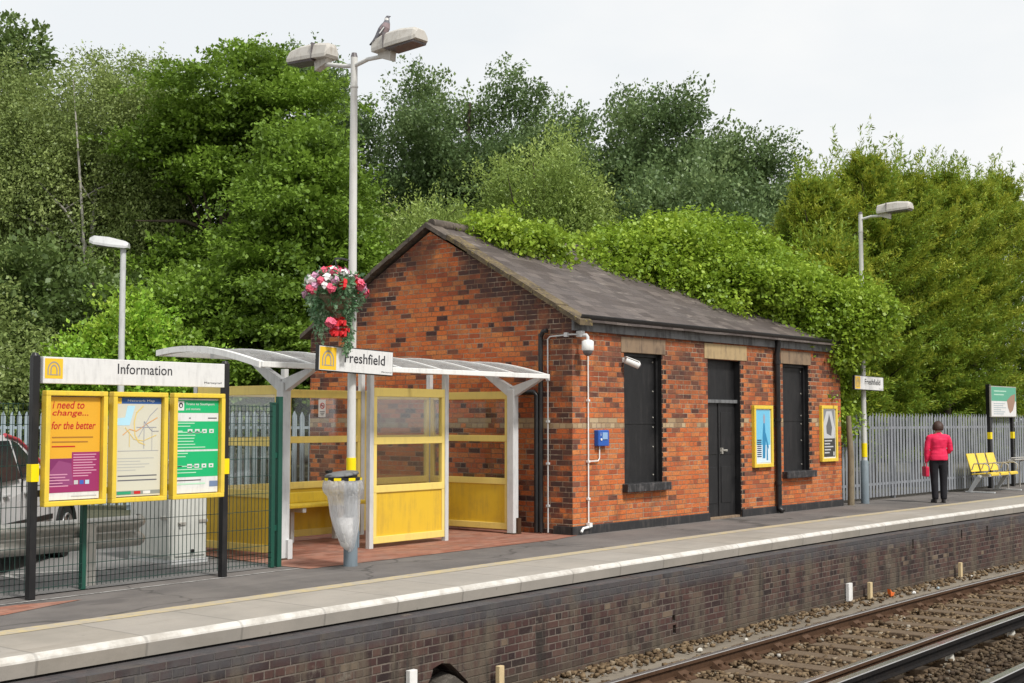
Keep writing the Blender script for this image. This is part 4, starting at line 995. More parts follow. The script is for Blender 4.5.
def lobe_points(lobes, n, rng, seed, amp=.35, inner=.45, zmin=.2, cl=None, per=16):
    vol = np.array([l[3]*l[4]+l[4]*l[5]+l[3]*l[5] for l in lobes]); idx = rng.choice(len(lobes), n, p=vol/vol.sum())
    Lb = np.array(lobes)[idx]; d = rng.normal(0, 1, (n, 3)); d /= np.linalg.norm(d, axis=1, keepdims=True)
    r = (inner+(1-inner)*rng.random(n)**.6)*lump(d, seed, amp)
    P = Lb[:, :3]+d*Lb[:, 3:6]*r[:, None]
    if cl:
        K = max(8, n//per); ci = rng.integers(0, K, n); off = rng.normal(0, 1, (n, 3))*np.array(cl); rr = np.linalg.norm(rng.normal(0, 1, (n, 3)), axis=1)
        P = P[ci]+off; d = d[ci]*.8+off/(np.linalg.norm(off, axis=1, keepdims=True)+1e-9)*.6; r = r[ci]
    N = d/Lb[:, 3:6]; N /= np.linalg.norm(N, axis=1, keepdims=True)
    k = P[:, 2] > zmin
    return P[k], N[k], r[k]
STY = dict(
    birch=dict(mat='l_birch', nl=50, L=.9, spread=.20, ls=.095, lw=.052, axis=(.65, -.3), droop=.35, bark='birchbark', up=.2, flat=1, cl=(.32, .32, .52), per=24),
    syc=dict(mat='l_syc', nl=58, L=.8, spread=.27, ls=.115, lw=.085, axis=(.9, .05), droop=.15, bark='bark', up=.8, flat=.24, cl=(.50, .50, .15), per=32),
    bright=dict(mat='l_bright', nl=36, L=.7, spread=.17, ls=.11, lw=.065, axis=(.6, .6), droop=0, bark='bark', up=.4, flat=.8, cl=(.22, .22, .22)),
    dark=dict(mat='l_dark', nl=26, L=.6, spread=.20, ls=.15, lw=.10, axis=(.8, .1), droop=.1, bark='bark', up=.5, flat=.6, cl=(.46, .46, .24), per=26),
    grey=dict(mat='l_grey', nl=54, L=1.15, spread=.24, ls=.13, lw=.08, axis=(.7, .65), droop=0, bark='bark', up=.3, flat=.8, cl=(.42, .42, .34), per=34),
    pale=dict(mat='l_pale', nl=36, L=.9, spread=.18, ls=.11, lw=.045, axis=(.6, .5), droop=.05, bark='bark', up=.3, flat=1, cl=(.32, .32, .42), per=24),
)
def tree(base, lobes, sty, label, seed, n=1500, trunk_r=.18, group=None, cat='tree', name='tree', amp=.35, lean=(0, 0), inner=.4, mul=1.0, zmin=.2, limbs=12):
    S = STY[sty]; rng = np.random.default_rng(seed)
    t = thing(name, (base[0], base[1], 0), label, cat, group)
    P, N, r = lobe_points(lobes, int(n*1.25), rng, seed, amp, max(inner, .55), zmin, tuple(q*mul for q in S['cl']), S.get('per', 16))
    if 'layer' in S:
        st = S['layer']; ph = np.array([mnoise.noise((p[0]*.45+seed, p[1]*.45, .5)) for p in P])*1.6+rng.normal(0, .06, len(P)); z_ = P[:, 2]/st+ph
        P[:, 2] += .8*(np.round(z_)-z_)*st
    A = N*S['axis'][0]+np.array([lean[0], lean[1], 0]); A[:, 2] += S['axis'][1]; A += rng.normal(0, .3, A.shape); A /= np.linalg.norm(A, axis=1, keepdims=True)
    cr = np.clip(np.array([mnoise.noise((p[0]*.55, p[1]*.55, p[2]*.8+seed)) for p in P])[:, None]*.9+.5+rng.normal(0, .18, (len(P), 1)), 0, 1)
    V, rnd = sprigs(P, A, S['nl'], S['L']*mul, S['spread']*mul, S['ls']*mul, S['lw']*mul, S['flat'], rng, S['up'], cr, droop=S['droop'])
    V = V[:]; leaves_object('crown', V, rnd, S['mat'], t)
    m = MB(); top = max(l[2]+l[5]*.6 for l in lobes); big = max(lobes, key=lambda l: l[3]*l[5])
    pts = [(0, 0, -.1)]; k = 7
    for i in range(1, k+1):
        f = i/k; sh = 2.1*math.sin(math.pi*min(1, f*1.1))*(sty == 'birch'); pts.append((big[0]*f**1.3+.12*math.sin(3*f+seed)-.55*sh, big[1]*f**1.3+.12*math.cos(4*f+seed)-.83*sh, top*f))
    m.tube(pts, [trunk_r*(1-.85*i/k)+.01 for i in range(k+1)], S['bark'], 8, False)
    for j in range(limbs):
        q = P[rng.integers(len(P))]; f = rng.uniform(.3, .8); i = int(f*k); a = Vector(pts[i]); e_ = Vector(q)
        if e_.z < a.z-.5: e_.z = a.z+.3
        mid = a.lerp(e_, .5)+Vector((0, 0, .25)); m.tube([a, mid, e_], [trunk_r*.42*(1-f*.5), trunk_r*.25, .015], S['bark'], 6, False)
        e2 = Vector(P[rng.integers(len(P))]); 
        if (e2-mid).length < 2.2: m.tube([mid, mid.lerp(e2, .5)+Vector((0, 0, .1)), e2], [trunk_r*.2, trunk_r*.12, .01], S['bark'], 5, False)
    m.build('trunk', t); return t
G = 'trees behind the station'
# left: birch, sycamores, shrubs
tree((22.0, 33.3), [(0, 0, 9.2, 2.4, 2.4, 2.8), (.8, -.9, 7.2, 2.4, 2.2, 2.6), (-1.0, 1.2, 7.6, 2.2, 2.2, 2.6), (1.2, -1.6, 9.7, 1.8, 1.8, 2.0)], 'birch', 'tall olive green birch with pale trunk and weeping twigs', 11, 4200, .15, G, amp=.45)
tree((21.0, 35.6), [(0, 0, 8.6, 2.2, 2.2, 3.2), (.3, .6, 5.5, 2.2, 2.2, 2.2)], 'birch', 'thinner olive birch at the edge of the picture behind the first', 12, 2400, .14, G)
tree((22.2, 39.5), [(0, 0, 11.6, 2.2, 2.4, 2.9), (.5, -1.0, 8, 2.4, 2.4, 3)], 'dark', 'dark treetop showing above the birches', 13, 1300, .2, G, mul=1.25)
tree((23.4, 28.9), [(0, 0, 10.6, 1.9, 1.9, 1.9), (.4, .3, 7.6, 2.4, 2.4, 2.2), (1.1, -1.4, 10.2, 1.5, 1.5, 1.6), (-.2, .5, 9.0, 1.5, 1.5, 1.4), (-.6, .9, 5, 2.2, 2.2, 2)], 'syc', 'tall sycamore with layered green foliage beside the birch', 14, 1900, .24, G, amp=.5)
tree((22.3, 23.9), [(-.2, .2, 6.7, 1.5, 1.5, 1.7), (0, .2, 5.0, 1.9, 1.9, 1.7), (-.5, -.1, 3.2, 2.1, 2.1, 1.5)], 'syc', 'shorter layered sycamore straight behind the twin lamp post', 15, 2000, .2, G, amp=.5)
tree((19.6, 24.9), [(0, 0, 3.4, 1.7, 1.7, 1.7), (-.5, .6, 2.2, 1.7, 1.7, 1.4)], 'syc', 'low spreading sycamore sapling over the palisade fence', 16, 900, .1, G)
tree((17.5, 24.7), [(0, 0, 3.0, .7, .7, 1.1), (-.6, .7, 2.3, .8, .8, 1.0), (.6, -.6, 2.5, .7, .7, 1.0)], 'bright', 'bright yellow green bush beside the slim car park lamp', 17, 900, .06, G, 'bush', 'bush')
tree((17.6, 28.6), [(0, 0, 4.2, 1.3, 1.3, 1.3), (-.8, 1.0, 3.2, 1.6, 1.6, 1.4), (.7, -.7, 3.0, 1.5, 1.5, 1.5)], 'dark', 'dark rounded shrub below the birch by the car park', 18, 1300, .12, G, 'bush', 'bush')
tree((14.8, 27.5), [(0, 0, 3.0, 1.6, 1.6, 1.3), (.4, -.8, 1.7, 1.6, 1.6, 1.1), (-.8, 1.2, 3.0, 1.4, 1.4, 1.3)], 'birch', 'low dark shrub at the edge of the car park', 19, 900, .1, G, 'bush', 'bush')
tree((19.8, 31.2), [(0, 0, 3.2, 2.4, 2.4, 2.4)], 'dark', 'dark undergrowth shrub between the birch trunks', 20, 900, .1, G, 'bush', 'bush')
tree((25.5, 30.0), [(0, 0, 4.4, 2.6, 2.6, 3.2), (-1.4, 1.8, 4.2, 2.2, 2.2, 3)], 'dark', 'shady dark tree filling the gap behind the sycamores', 21, 1300, .15, G, mul=1.2)
tree((32.6, 36.0), [(0, 0, 12.0, 1.5, 1.5, 2.7), (0, 0, 9, 2.0, 2.0, 2.2)], 'grey', 'thin grey green treetop seen behind the lamp heads', 22, 700, .2, G, mul=1.1, inner=.3)
# centre
tree((35.3, 30.2), [(-1.7, 2.1, 10.6, 1.7, 1.7, 1.9), (0, 0, 11.6, 2.6, 2.6, 2.5), (-1.2, 1.6, 9.2, 2.2, 2.2, 2.2), (1.3, -1.6, 10.4, 2.2, 2.2, 2.4), (0, 0, 7.5, 3, 3, 2.4)], 'grey', 'dark bluish green tree with a ragged top behind the gable', 23, 2300, .28, G, lean=(.15, -.25), amp=.5)
tree((39.0, 25.2), [(0, 0, 10.4, 2.5, 2.5, 2.5), (.8, -1.2, 9.0, 2.6, 2.6, 2.2), (-.6, 1.6, 9.6, 2.0, 2.0, 2.0), (0, 0, 7, 3, 3, 2.4)], 'grey', 'dark bluish green tree leaning over the roof ridge', 24, 2300, .28, G, lean=(.15, -.35), amp=.5)
tree((40.9, 22.4), [(0, 0, 9.0, 1.9, 1.9, 1.9), (.7, -1.1, 7.7, 1.6, 1.6, 1.4), (-.3, .6, 7.3, 2.3, 2.3, 2), (1.2, -1.8, 6.9, 1.2, 1.2, 1.1)], 'grey', 'dark tree with spreading boughs next to the sky gap', 25, 1800, .24, G, lean=(.2, -.3), amp=.5)
tree((30.3, 22.9), [(0, 0, 7.4, 1.7, 1.7, 2.1), (.2, -.6, 6.0, 1.9, 1.9, 1.7), (-.5, .7, 5.4, 1.8, 1.8, 1.7)], 'pale', 'pale green willowy tree rising behind the roof ridge', 26, 2000, .14, G, amp=.45)
tree((29.4, 27.4), [(0, 0, 6.9, 1.6, 1.6, 1.3), (-1.0, 1.1, 6.3, 1.6, 1.6, 1.6), (1.2, -1.0, 5.9, 1.5, 1.5, 1.5)], 'pale', 'mid green bushy tree left of the pale willowy tree'.replace('left of', 'beside'), 27, 1400, .16, G, amp=.5)
tree((33.6, 20.6), [(0, 0, 6.3, 2.0, 2.0, 2.2), (1.5, -1.6, 5.6, 2, 2, 2)], 'grey', 'low dark tree behind the ivy mound', 28, 1100, .14, G)
# a far belt that closes the view
for i, (x, y, h, lb) in enumerate(((27, 47, 8, 'far dark tree deep behind the birches'), (33, 43, 8, 'far dark tree behind the tall sycamore'), (39, 38, 7.5, 'far dark tree behind the thin lamp post treetop'),
                             (44, 33, 7.5, 'far dark tree behind the ragged blue green tree'), (48, 28, 7, 'far dark tree behind the leaning tree'), (51, 22, 6.5, 'far dark tree beyond the sky gap'), (22, 52, 8, 'far dark tree beyond the car park'))):
    tree((x, y), [(0, 0, h*.55, 4, 4, h*.45), (1.5, -2, h*.5, 3.4, 3.4, h*.4)], 'dark', lb, 40+i, 900, .2, 'far trees', mul=1.9, inner=.6, limbs=4)
# conifer screen behind the palisade
def conifer(x, y, h, rad, seed, label):
    rng = np.random.default_rng(seed); h -= .1; t = thing('conifer', (x, y, 0), label, 'tree', 'conifers behind the palisade fence')
    B = 310; z = .7+(h-.7)*rng.random(B)**.85; f = z/h; a = rng.random(B)*2*np.pi
    prof = rad*np.clip(1.08-.30*f-.80*np.clip((f-.66)/.34, 0, 1)**1.4, .06, 1)*(.58+.78*rng.random(B)**.8); prof *= np.clip(.5+(z-.7)/2.4*.5, .5, 1)
    per = 12; tt = .35+.65*rng.random((B, per))**.8
    out = np.stack([np.cos(a), np.sin(a), .38+.9*f**2], -1)
    ctr = np.stack([0*a, 0*a, z-.25*prof], -1)
    P = ctr[:, None]+out[:, None]*(prof[:, None]*tt)[..., None]
    lat = np.stack([-np.sin(a), np.cos(a), 0*a], -1)
    P = P+lat[:, None]*(rng.normal(0, .17, (B, per))*(1.25-tt*.6))[..., None]; P[..., 2] += rng.normal(0, .06, (B, per))-.10*tt**2
    A = (out[:, None]*.8+lat[:, None]*rng.normal(0, .45, (B, per, 1))+np.array([0, -.05, .12])).reshape(-1, 3); A /= np.linalg.norm(A, axis=1, keepdims=True)
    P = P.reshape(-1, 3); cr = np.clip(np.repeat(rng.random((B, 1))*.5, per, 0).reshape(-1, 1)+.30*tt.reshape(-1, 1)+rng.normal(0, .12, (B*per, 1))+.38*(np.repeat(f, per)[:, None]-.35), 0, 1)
    V, rnd = sprigs(P, A, 44, .52, .075, .095, .027, .6, rng, .5, cr, taper=.8, droop=.12, dev=.33)
    k = 30; zt = h-.5+rng.random(k)*.9; at = rng.random(k)*6.28; rt = rng.random(k)*rad*.6
    P2 = np.stack([np.cos(at)*rt, np.sin(at)*rt, zt-.2], -1); A2 = np.stack([np.cos(at)*.2, np.sin(at)*.2-.05, np.ones(k)], -1)
    V2, r2 = sprigs(P2, A2, 54, 1.0, .07, .12, .03, 1, rng, .3, rng.random((k, 1))*.6+.2, taper=.85)
    leaves_object('crown', np.concatenate([V, V2]), np.concatenate([rnd, r2]), 'l_conifer', t)
    m = MB(); m.tube([(0, 0, -.1), (.05, 0, h*.5), (0, 0, h*.96)], [.13, .08, .015], 'bark', 8, False)
    for j in range(26):
        zz = .8+(h-1.6)*j/26; aa = j*2.4; m.tube([(0, 0, zz), (math.cos(aa)*rad*.4, math.sin(aa)*rad*.4, zz+.15), (math.cos(aa)*rad*.8, math.sin(aa)*rad*.8, zz+.45)], [.035, .022, .008], 'bark', 5, False)
    m.build('trunk', t)
CON = [(27.9, 13.3, 7.0, 1.35, 'conifer with thin spiky top above the ivy covered lamp head'), (29.7, 12.7, 7.8, 1.5, 'tallest spiky conifer just past the lamp head'),
       (31.6, 12.4, 7.7, 1.45, 'conifer behind the woman in red'), (33.5, 12.25, 7.9, 1.5, 'conifer behind the yellow bench'), (35.4, 12.2, 8.1, 1.5, 'conifer behind the green topped timetable sign'),
       (37.5, 12.1, 8.4, 1.6, 'conifer at the edge of the picture past the sign'), (26.6, 12.2, 5.4, 1.1, 'lower conifer pressed against the fence by the name sign'), (30.6, 14.2, 7.6, 1.4, 'second row conifer behind the spiky ones'), (33.4, 14.3, 8.0, 1.5, 'second row conifer further along')]
for i, (x, y, h, rd, lb) in enumerate(CON): conifer(x, y, h, rd, 60+i, lb)
# ivy
def ivy(lobes, n, label, seed, nm='ivy', base=(0, 0, 0), zmin=.3, keep=None):
    rng = np.random.default_rng(seed); t = thing(nm, base, label, 'ivy')
    P, N, r = lobe_points(lobes, n, rng, seed, .22, .86, zmin, (.15, .15, .09), 9)
    if keep is not None:
        k = keep(P); P, N = P[k], N[k]
    A = N*.55+np.array([0, -.1, -.35]); A += rng.normal(0, .3, A.shape); A /= np.linalg.norm(A, axis=1, keepdims=True)
    cr = np.clip(np.array([mnoise.noise((p[0]*1.6, p[1]*1.6, p[2]*1.6)) for p in P])[:, None]*.6+.5+rng.normal(0, .15, (len(P), 1)), 0, 1)
    V, rnd = sprigs(P+N*.03, A, 26, .28, .10, .072, .062, 1, rng, .5, cr, taper=.4, droop=.25)
    V = V-np.array(base); leaves_object('ivy_leaves', V, rnd, 'l_ivy', t)
    m = MB()
    for j in range(40):
        p, q = Vector(P[rng.integers(len(P))]), Vector(P[rng.integers(len(P))])
        c_ = Vector(min(lobes, key=lambda l: (Vector(l[:3])-p).length)[:3]); a_ = (c_+Vector((0, 0, -.2))) if len(lobes) > 4 else Vector(lobes[1][:3])+Vector((0, 0, -.1))
        m.tube([a_-Vector(base), (a_.lerp(p, .5)+Vector((.1, 0, .1)))-Vector(base), p-Vector(base)], [.03, .02, .008], 'bark', 5, False)
    for i in range(1, len(lobes)):
        a_ = Vector(lobes[i][:3]); c_ = min((Vector(l[:3]) for l in lobes[:i]), key=lambda q: (q-a_).length); dz = Vector((0, 0, -.2 if len(lobes) > 4 else -.1))
        m.tube([c_+dz-Vector(base), c_.lerp(a_, .5)+dz*1.2-Vector(base), a_+dz-Vector(base)], .03, 'bark', 6)
    m.build('stems', t); return t
IVY = [(19.9, 13.4, 4.45, 1.1, 1.0, .45), (21.1, 13.3, 4.60, 1.3, 1.2, .72), (22.3, 13.2, 4.60, 1.3, 1.5, .95), (21.8, 12.2, 4.0, 1.3, 1.1, .75), (22.8, 11.7, 3.75, 1.1, 1.0, .8), (23.3, 11.1, 3.4, .7, .8, .7), (23.65, 10.4, 3.62, .5, .5, .42), (23.9, 12.5, 3.9, .9, 1.4, 1.1), (23.5, 10.85, 2.6, .25, .25, .8), (23.9, 12.0, 2.2, .5, 1.5, 1.8), (19.0, 13.05, 4.32, .5, .35, .13), (20.2, 12.55, 4.02, .5, .35, .14), (21.2, 11.95, 3.62, .45, .35, .14), (22.2, 11.25, 3.28, .45, .3, .13), (22.9, 10.75, 3.1, .4, .3, .16), (23.55, 10.9, 2.3, .30, .28, 1.1), (23.85, 10.55, 3.75, .60, .6, .5), (23.25, 10.55, 3.12, .36, .25, .3), (24.0, 11.1, 3.2, .5, .6, .8), (23.5, 10.85, 2.75, .3, .25, .5)]
ivy(IVY, 10500, 'great mound of bright ivy spilling over the end of the slate roof', 80, base=(23.0, 12.0, 0), zmin=1.45, keep=lambda P: (P[:, 2] > 2.8) | (P[:, 1] > 10.66))
ivy([(16.35, 13.45, 4.55, .40, .40, .18), (16.85, 13.4, 4.58, .45, .45, .24), (17.4, 13.35, 4.50, .40, .40, .18)], 800, 'small patch of ivy growing over the roof ridge near the gable', 81, base=(16.8, 13.4, 4.5))

# ------------------------------------------------------------------ hanging basket
t = thing('hanging_basket', (9.92, 10.40, 2.97), 'hanging basket of red pink and white flowers on the twin headed lamp post', 'flower basket'); t.scale = (.88, .88, .88)
m = MB()
m.loft([[(.26*q*math.cos(2*math.pi*k/14), .26*q*math.sin(2*math.pi*k/14), z) for k in range(14)] for z, q in ((-.2, .3), (-.14, .75), (-.04, .97), (.03, 1))], 'wood'); m.build('bowl', t)
m = MB(); m.tube([(.32, .09, .5), (.15, .04, .5), (0, 0, .48)], .012, 'black', 6)
for k in range(3): m.tube([(0, 0, .48), (.25*math.cos(k*2.1), .25*math.sin(k*2.1), .03)], .005, 'black', 5)
m.build('bracket', t)
rng = np.random.default_rng(5)
d = rng.normal(0, 1, (260, 3)); d /= np.linalg.norm(d, axis=1, keepdims=True); P = d*np.array([.34, .34, .22])*(.6+.4*rng.random((260, 1)))+np.array([0, 0, .06])
V1, r1 = sprigs(P, d, 9, .12, .04, .065, .035, 1, rng, .3)
Pt = []; At = []
for k in range(26):
    a = rng.random()*6.28; L = .25+.5*rng.random(); x, y = .24*math.cos(a), .24*math.sin(a)
    if k % 3 == 0: x, y, L = .02+.12*rng.random(), -.14+.05*rng.random(), .50+.2*rng.random()
    elif k % 3 == 1: x, y, L = -.20+.1*rng.random(), -.05+.2*rng.random(), .3+.2*rng.random()
    else: L *= .4
    for q in np.arange(0, L, .06): Pt.append((x*(1+.2*rng.random()), y*(1+.2*rng.random()), -.02-q)); At.append((x*.4, y*.4, -1))
V2, r2 = sprigs(np.array(Pt), np.array(At)/1.0, 7, .08, .025, .055, .028, 1, rng, .3)
leaves_object('foliage', np.concatenate([V1, V2]), np.concatenate([r1, r2]), 'l_trail', t)
COLS = {'red': (.62, .02, .025), 'pink': (.72, .12, .20), 'white': (.78, .77, .76), 'mauve': (.66, .36, .52)}
fm = {}
for c, rgb in COLS.items():
    m = MB()
    for k in range(16):
        a = k*2.4; ph = math.acos(1-1.6*(k+.5)/16); q = Vector((math.sin(ph)*math.cos(a), math.sin(ph)*math.sin(a), math.cos(ph))); u = q.orthogonal().normalized(); w = q.cross(u)
        p = q*.030*random.uniform(.7, 1.35); u = (u*math.cos(k)+w*math.sin(k)); w = q.cross(u); w1, w2 = .030*random.uniform(.6, 1.3), .026*random.uniform(.6, 1.3); m.quad([p-u*w1, p+w*w2+q*.012*random.uniform(-1, 1), p+u*w1+q*.008*random.uniform(-1, 1), p-w*w2], flat('petal_'+c, rgb, .6))
    fm[c] = m.mesh('flower')
spots = []
for k in range(64):
    a = rng.random()*6.28; ph = rng.random()*1.9; q = np.array([math.sin(ph)*math.cos(a)*.37, math.sin(ph)*math.sin(a)*.37, math.cos(ph)*.24+.08]); spots.append(q)
for k in range(9): spots.append(np.array([-.30+.34*rng.random(), -.22+.1*rng.random(), -.14-.34*rng.random()]))
for k, q in enumerate(spots):
    c = ('red', 'pink', 'white', 'red', 'mauve', 'pink', 'white')[k % 7] if q[2] > -.12 else ('red', 'red', 'pink')[k % 3]
    if q[0] < -.2 and c == 'red' and q[2] > 0: c = 'mauve'
    o = bpy.data.objects.new('flower', fm[c]); col.objects.link(o); o.parent = t; o.location = q; s_ = 1.1+.5*rng.random(); o.scale = (s_, s_, s_)
    v = Vector(q) if q[2] > -.1 else Vector((q[0], q[1]-.3, 0)); o.rotation_euler = v.to_track_quat('Z', 'Y').to_euler()

# ------------------------------------------------------------------ refuse sack on the lamp post
t = thing('sack_holder', (10.0, 10.33, .98), 'black hoop sack holder with hazard tape on the twin headed lamp post', 'bin')
m = MB(); ring = [(.20*math.cos(a), .17*math.sin(a), 0) for a in [2*math.pi*k/16 for k in range(17)]]; m.tube(ring, .016, 'black', 6, False); m.box((.22, .10, 0), (.12, .08, .06), 'black'); m.build('hoop', t)
m = MB(); m.X = Matrix.Translation((0, .02, .055)) @ Matrix.Rotation(R(-7), 4, 'Y'); 
m.loft([[(q*.20*math.cos(2*math.pi*k/16), q*.17*math.sin(2*math.pi*k/16), z) for k in range(16)] for z, q in ((-.02, 1), (.0, 1), (.012, .85), (.016, .3))], 'leadgrey'); m.box((-.19, 0, .05), (.05, .05, .03), 'black'); m.build('lid', t)
m = MB()
for k in range(16):
    a0, a1 = 2*math.pi*k/16, 2*math.pi*(k+1)/16
    m.quad([(.222*math.cos(a0), .192*math.sin(a0), -.016), (.222*math.cos(a1), .192*math.sin(a1), -.016), (.222*math.cos(a1), .192*math.sin(a1), .014), (.222*math.cos(a0), .192*math.sin(a0), .014)], 'brightyellow' if k % 2 else 'black')
m.build('hazard_band', t)
rings = []
for z, q, dx in ((-.005, 1.13, 0), (-.05, 1.22, 0), (-.11, 1.25, .0), (-.15, 1.16, .0), (-.19, 1.0, .01), (-.28, .95, .02), (-.38, .90, .03), (-.48, .82, .045), (-.58, .70, .06), (-.68, .52, .08), (-.75, .33, .10), (-.80, .08, .115)):
    ring_ = []
    for k in range(56):
        a = 2*math.pi*k/56; fo = 1+.10*mnoise.noise((math.cos(a)*3.5, math.sin(a)*3.5, z*2.2))+.05*mnoise.noise((math.cos(a)*9, math.sin(a)*9, z*5+4))
        ring_.append((.19*q*fo*math.cos(a)+dx, .165*q*fo*math.sin(a), z+.02*mnoise.noise((math.cos(a)*3, math.sin(a)*3, 7))))
    rings.append(ring_)
m = MB(); m.loft(rings, 'bagfilm', True, False); o = m.build('refuse_sack', label='clear plastic refuse sack hanging from the hoop', cat='bag'); o.location = (10.0, 10.33, .98)
m = MB()
rings = []
for z, q, dx in ((-.42, .05, .02), (-.43, .6, .02), (-.6, .6, .04), (-.73, .36, .06), (-.78, .08, .075)):
    rings.append([(.17*q*math.cos(a)*(1+.12*math.sin(a*3+z*9))+dx, .15*q*math.sin(a), z) for a in [2*math.pi*k/16 for k in range(16)]])
m.loft(rings, flat('crumpled_litter', (.8, .79, .77))); o2 = m.build('waste_paper', label='crumpled pale rubbish in the bottom of the clear sack', cat='rubbish'); o2.location = (10.0, 10.33, .98)

# ------------------------------------------------------------------ green mesh fence, palisades, barrier, cabinet, car
t = thing('mesh_fence', (7.0, 11.06, 0), 'dark green welded mesh fence behind the information board', 'fence')
FX = [1.9, 4.6, 7.27, 9.63]
for x in FX:
    m = MB(); m.box2((x-.026, 11.04, 0), (x+.026, 11.09, 1.80), 'greenmetal', bev=.006); m.box2((x-.024, 11.03, 1.8), (x+.024, 11.095, 1.815), 'greenmetal')
    if x > 9:
        m.box2((x+.06, 11.03, 0), (x+.12, 11.09, 1.88), 'greenmetal', bev=.006); m.box2((x+.02, 11.05, 1.2), (x+.07, 11.08, 1.26), 'greenmetal'); m.box2((x+.02, 11.05, .4), (x+.07, 11.08, .46), 'greenmetal')
    m.build('post', t, world=True)
for a, c in zip(FX[:-1], FX[1:]):
    m = MB(); n = int((c-a-.07)/.05)
    for k in range(n+1):
        x = a+.045+k*.05; m.tube([(x, 11.035, .03), (x, 11.035, 1.78)], .0034, 'meshgreen', 4, False, False)
    for k in range(10):
        z = .06+k*.19; m.tube([(a+.03, 11.03, z), (c-.03, 11.03, z)], .0042, 'meshgreen', 4, False, False)
        if k in (0, 9):
            for j in range(2): 
                for q in range(1, 3): m.tube([(a+.03, 11.03, z+(.055*q)*(1 if k == 0 else -1)), (c-.03, 11.03, z+(.055*q)*(1 if k == 0 else -1))], .003, 'meshgreen', 4, False, False)
    m.build('mesh_panel', t, world=True)
def palisade(name, pts, h, mat, label, wav=0):
    p0 = pts[0]; t = thing(name, (p0[0], p0[1], 0), label, 'fence')
    seg = []; L = 0
    for a, c in zip(pts[:-1], pts[1:]): seg.append((a, c, L, math.hypot(c[0]-a[0], c[1]-a[1]))); L += seg[-1][3]
    def at(s):
        for a, c, l0, ln in seg:
            if s <= l0+ln+1e-6: f = (s-l0)/ln; return (a[0]+(c[0]-a[0])*f, a[1]+(c[1]-a[1])*f, math.atan2(c[1]-a[1], c[0]-a[0]))
    m = MB(); k = 0; s = .05; w = .088; rnd = random.Random(4)
    while s < L-.05:
        x, y, a = at(s); hh = h+rnd.uniform(-.012, .012)
        m.X = Matrix.Translation((x, y, 0)) @ Matrix.Rotation(a+rnd.uniform(-.05, .05), 4, 'Z') @ Matrix.Rotation(rnd.uniform(-.008, .008), 4, 'Y')
        sec = [(-w/2, .0), (-w*.28, -.014), (-.008, -.003), (.008, -.003), (w*.28, -.014), (w/2, 0)]
        for (xa, ya), (xb, yb) in zip(sec[:-1], sec[1:]):
            ta, tb = hh-.11+.11*(1-abs(xa)/(w/2)), hh-.11+.11*(1-abs(xb)/(w/2)); m.quad([(xa, ya, .06), (xb, yb, .06), (xb, yb, tb), (xa, ya, ta)], mat)
        s += .145
    m.build('pales', t, world=True)
    for z in (.32, h-.32):
        m = MB()
        for a, c, l0, ln in seg:
            an = math.atan2(c[1]-a[1], c[0]-a[0]); m.X = Matrix.Translation((a[0], a[1], 0)) @ Matrix.Rotation(an, 4, 'Z'); m.box2((0, .004, z-.025), (ln, .035, z+.025), mat)
        m.build('rail', t, world=True)
    s = .0
    while s < L:
        x, y, a = at(s); m = MB(); m.X = Matrix.Translation((x, y, 0)) @ Matrix.Rotation(a, 4, 'Z'); m.box2((-.03, .04, -.05), (.03, .13, h-.1), mat); m.build('post', t, world=True); s += 2.7
palisade('palisade_fence', [(23.6, 10.83), (26, 10.72), (29, 10.58), (33, 10.38), (38, 10.1), (44, 9.8)], 1.78, 'galvfence', 'weathered grey palisade fence below the conifers')
palisade('palisade_fence', [(11.0, 24.7), (12.66, 22.63), (16.79, 17.44), (17.5, 16.6)], 1.80, 'palebluefence', 'pale blue grey palisade fence behind the shelter and car park')
t = thing('crash_barrier', (7.4, 11.4, 0), 'weathered steel crash barrier in front of the silver car', 'barrier')
m = MB(); p0, p1 = Vector((4.4, 11.78, .60)), Vector((8.02, 11.28, .655)); dd = (p1-p0).normalized(); sd = Vector((dd.y, -dd.x, 0))
prof = [(.0, 0), (.05, -.025), (.0, -.06), (0, -.10), (.055, -.135), (.055, -.175), (0, -.21), (0, -.25), (.05, -.285), (0, -.31)]
prof = [(0, 0), (.06, -.03), (.08, -.07), (.06, -.105), (-.03, -.14), (-.03, -.17), (.06, -.205), (.08, -.24), (.06, -.28), (0, -.31)]
vs = []
for p in (p0, p1):
    for a, z in prof: vs.append(p+sd*a+Vector((0, 0, z)))
n = len(prof); m.add(vs, [[i, i+1, n+i+1, n+i] for i in range(n-1)], 'barrier', True)
e0 = len(vs)
for ang in (0, .6, 1.2, 1.8, 2.4): pass
vs = []
for k in range(6):
    an = k/5*2.2; cpt = p1+dd*.09*math.sin(an)-sd*.09*(1-math.cos(an))
    for a, z in prof: vs.append(cpt+sd*a*math.cos(an)*.6+dd*a*math.sin(an)*.6+Vector((0, 0, z)))
m.add(vs, [[j*n+i, j*n+i+1, (j+1)*n+i+1, (j+1)*n+i] for j in range(5) for i in range(n-1)], 'barrier', True)
m.build('beam', t, world=True)
for x in (7.47, 5.3):
    q = p0+dd*((x-p0.x)/dd.x); m = MB(); m.X = Matrix.Translation((x, q.y-.07, 0)) @ Matrix.Rotation(math.atan2(dd.y, dd.x), 4, 'Z')
    m.box2((-.06, -.055, 0), (.06, -.045, .60), 'barrier'); m.box2((-.06, -.045, 0), (-.05, .05, .60), 'barrier'); m.box2((.05, -.045, 0), (.06, .05, .60), 'barrier'); m.tube([(0, -.05, .5), (0, -.065, .5)], .018, 'barrier', 8); m.build('post', t, world=True)
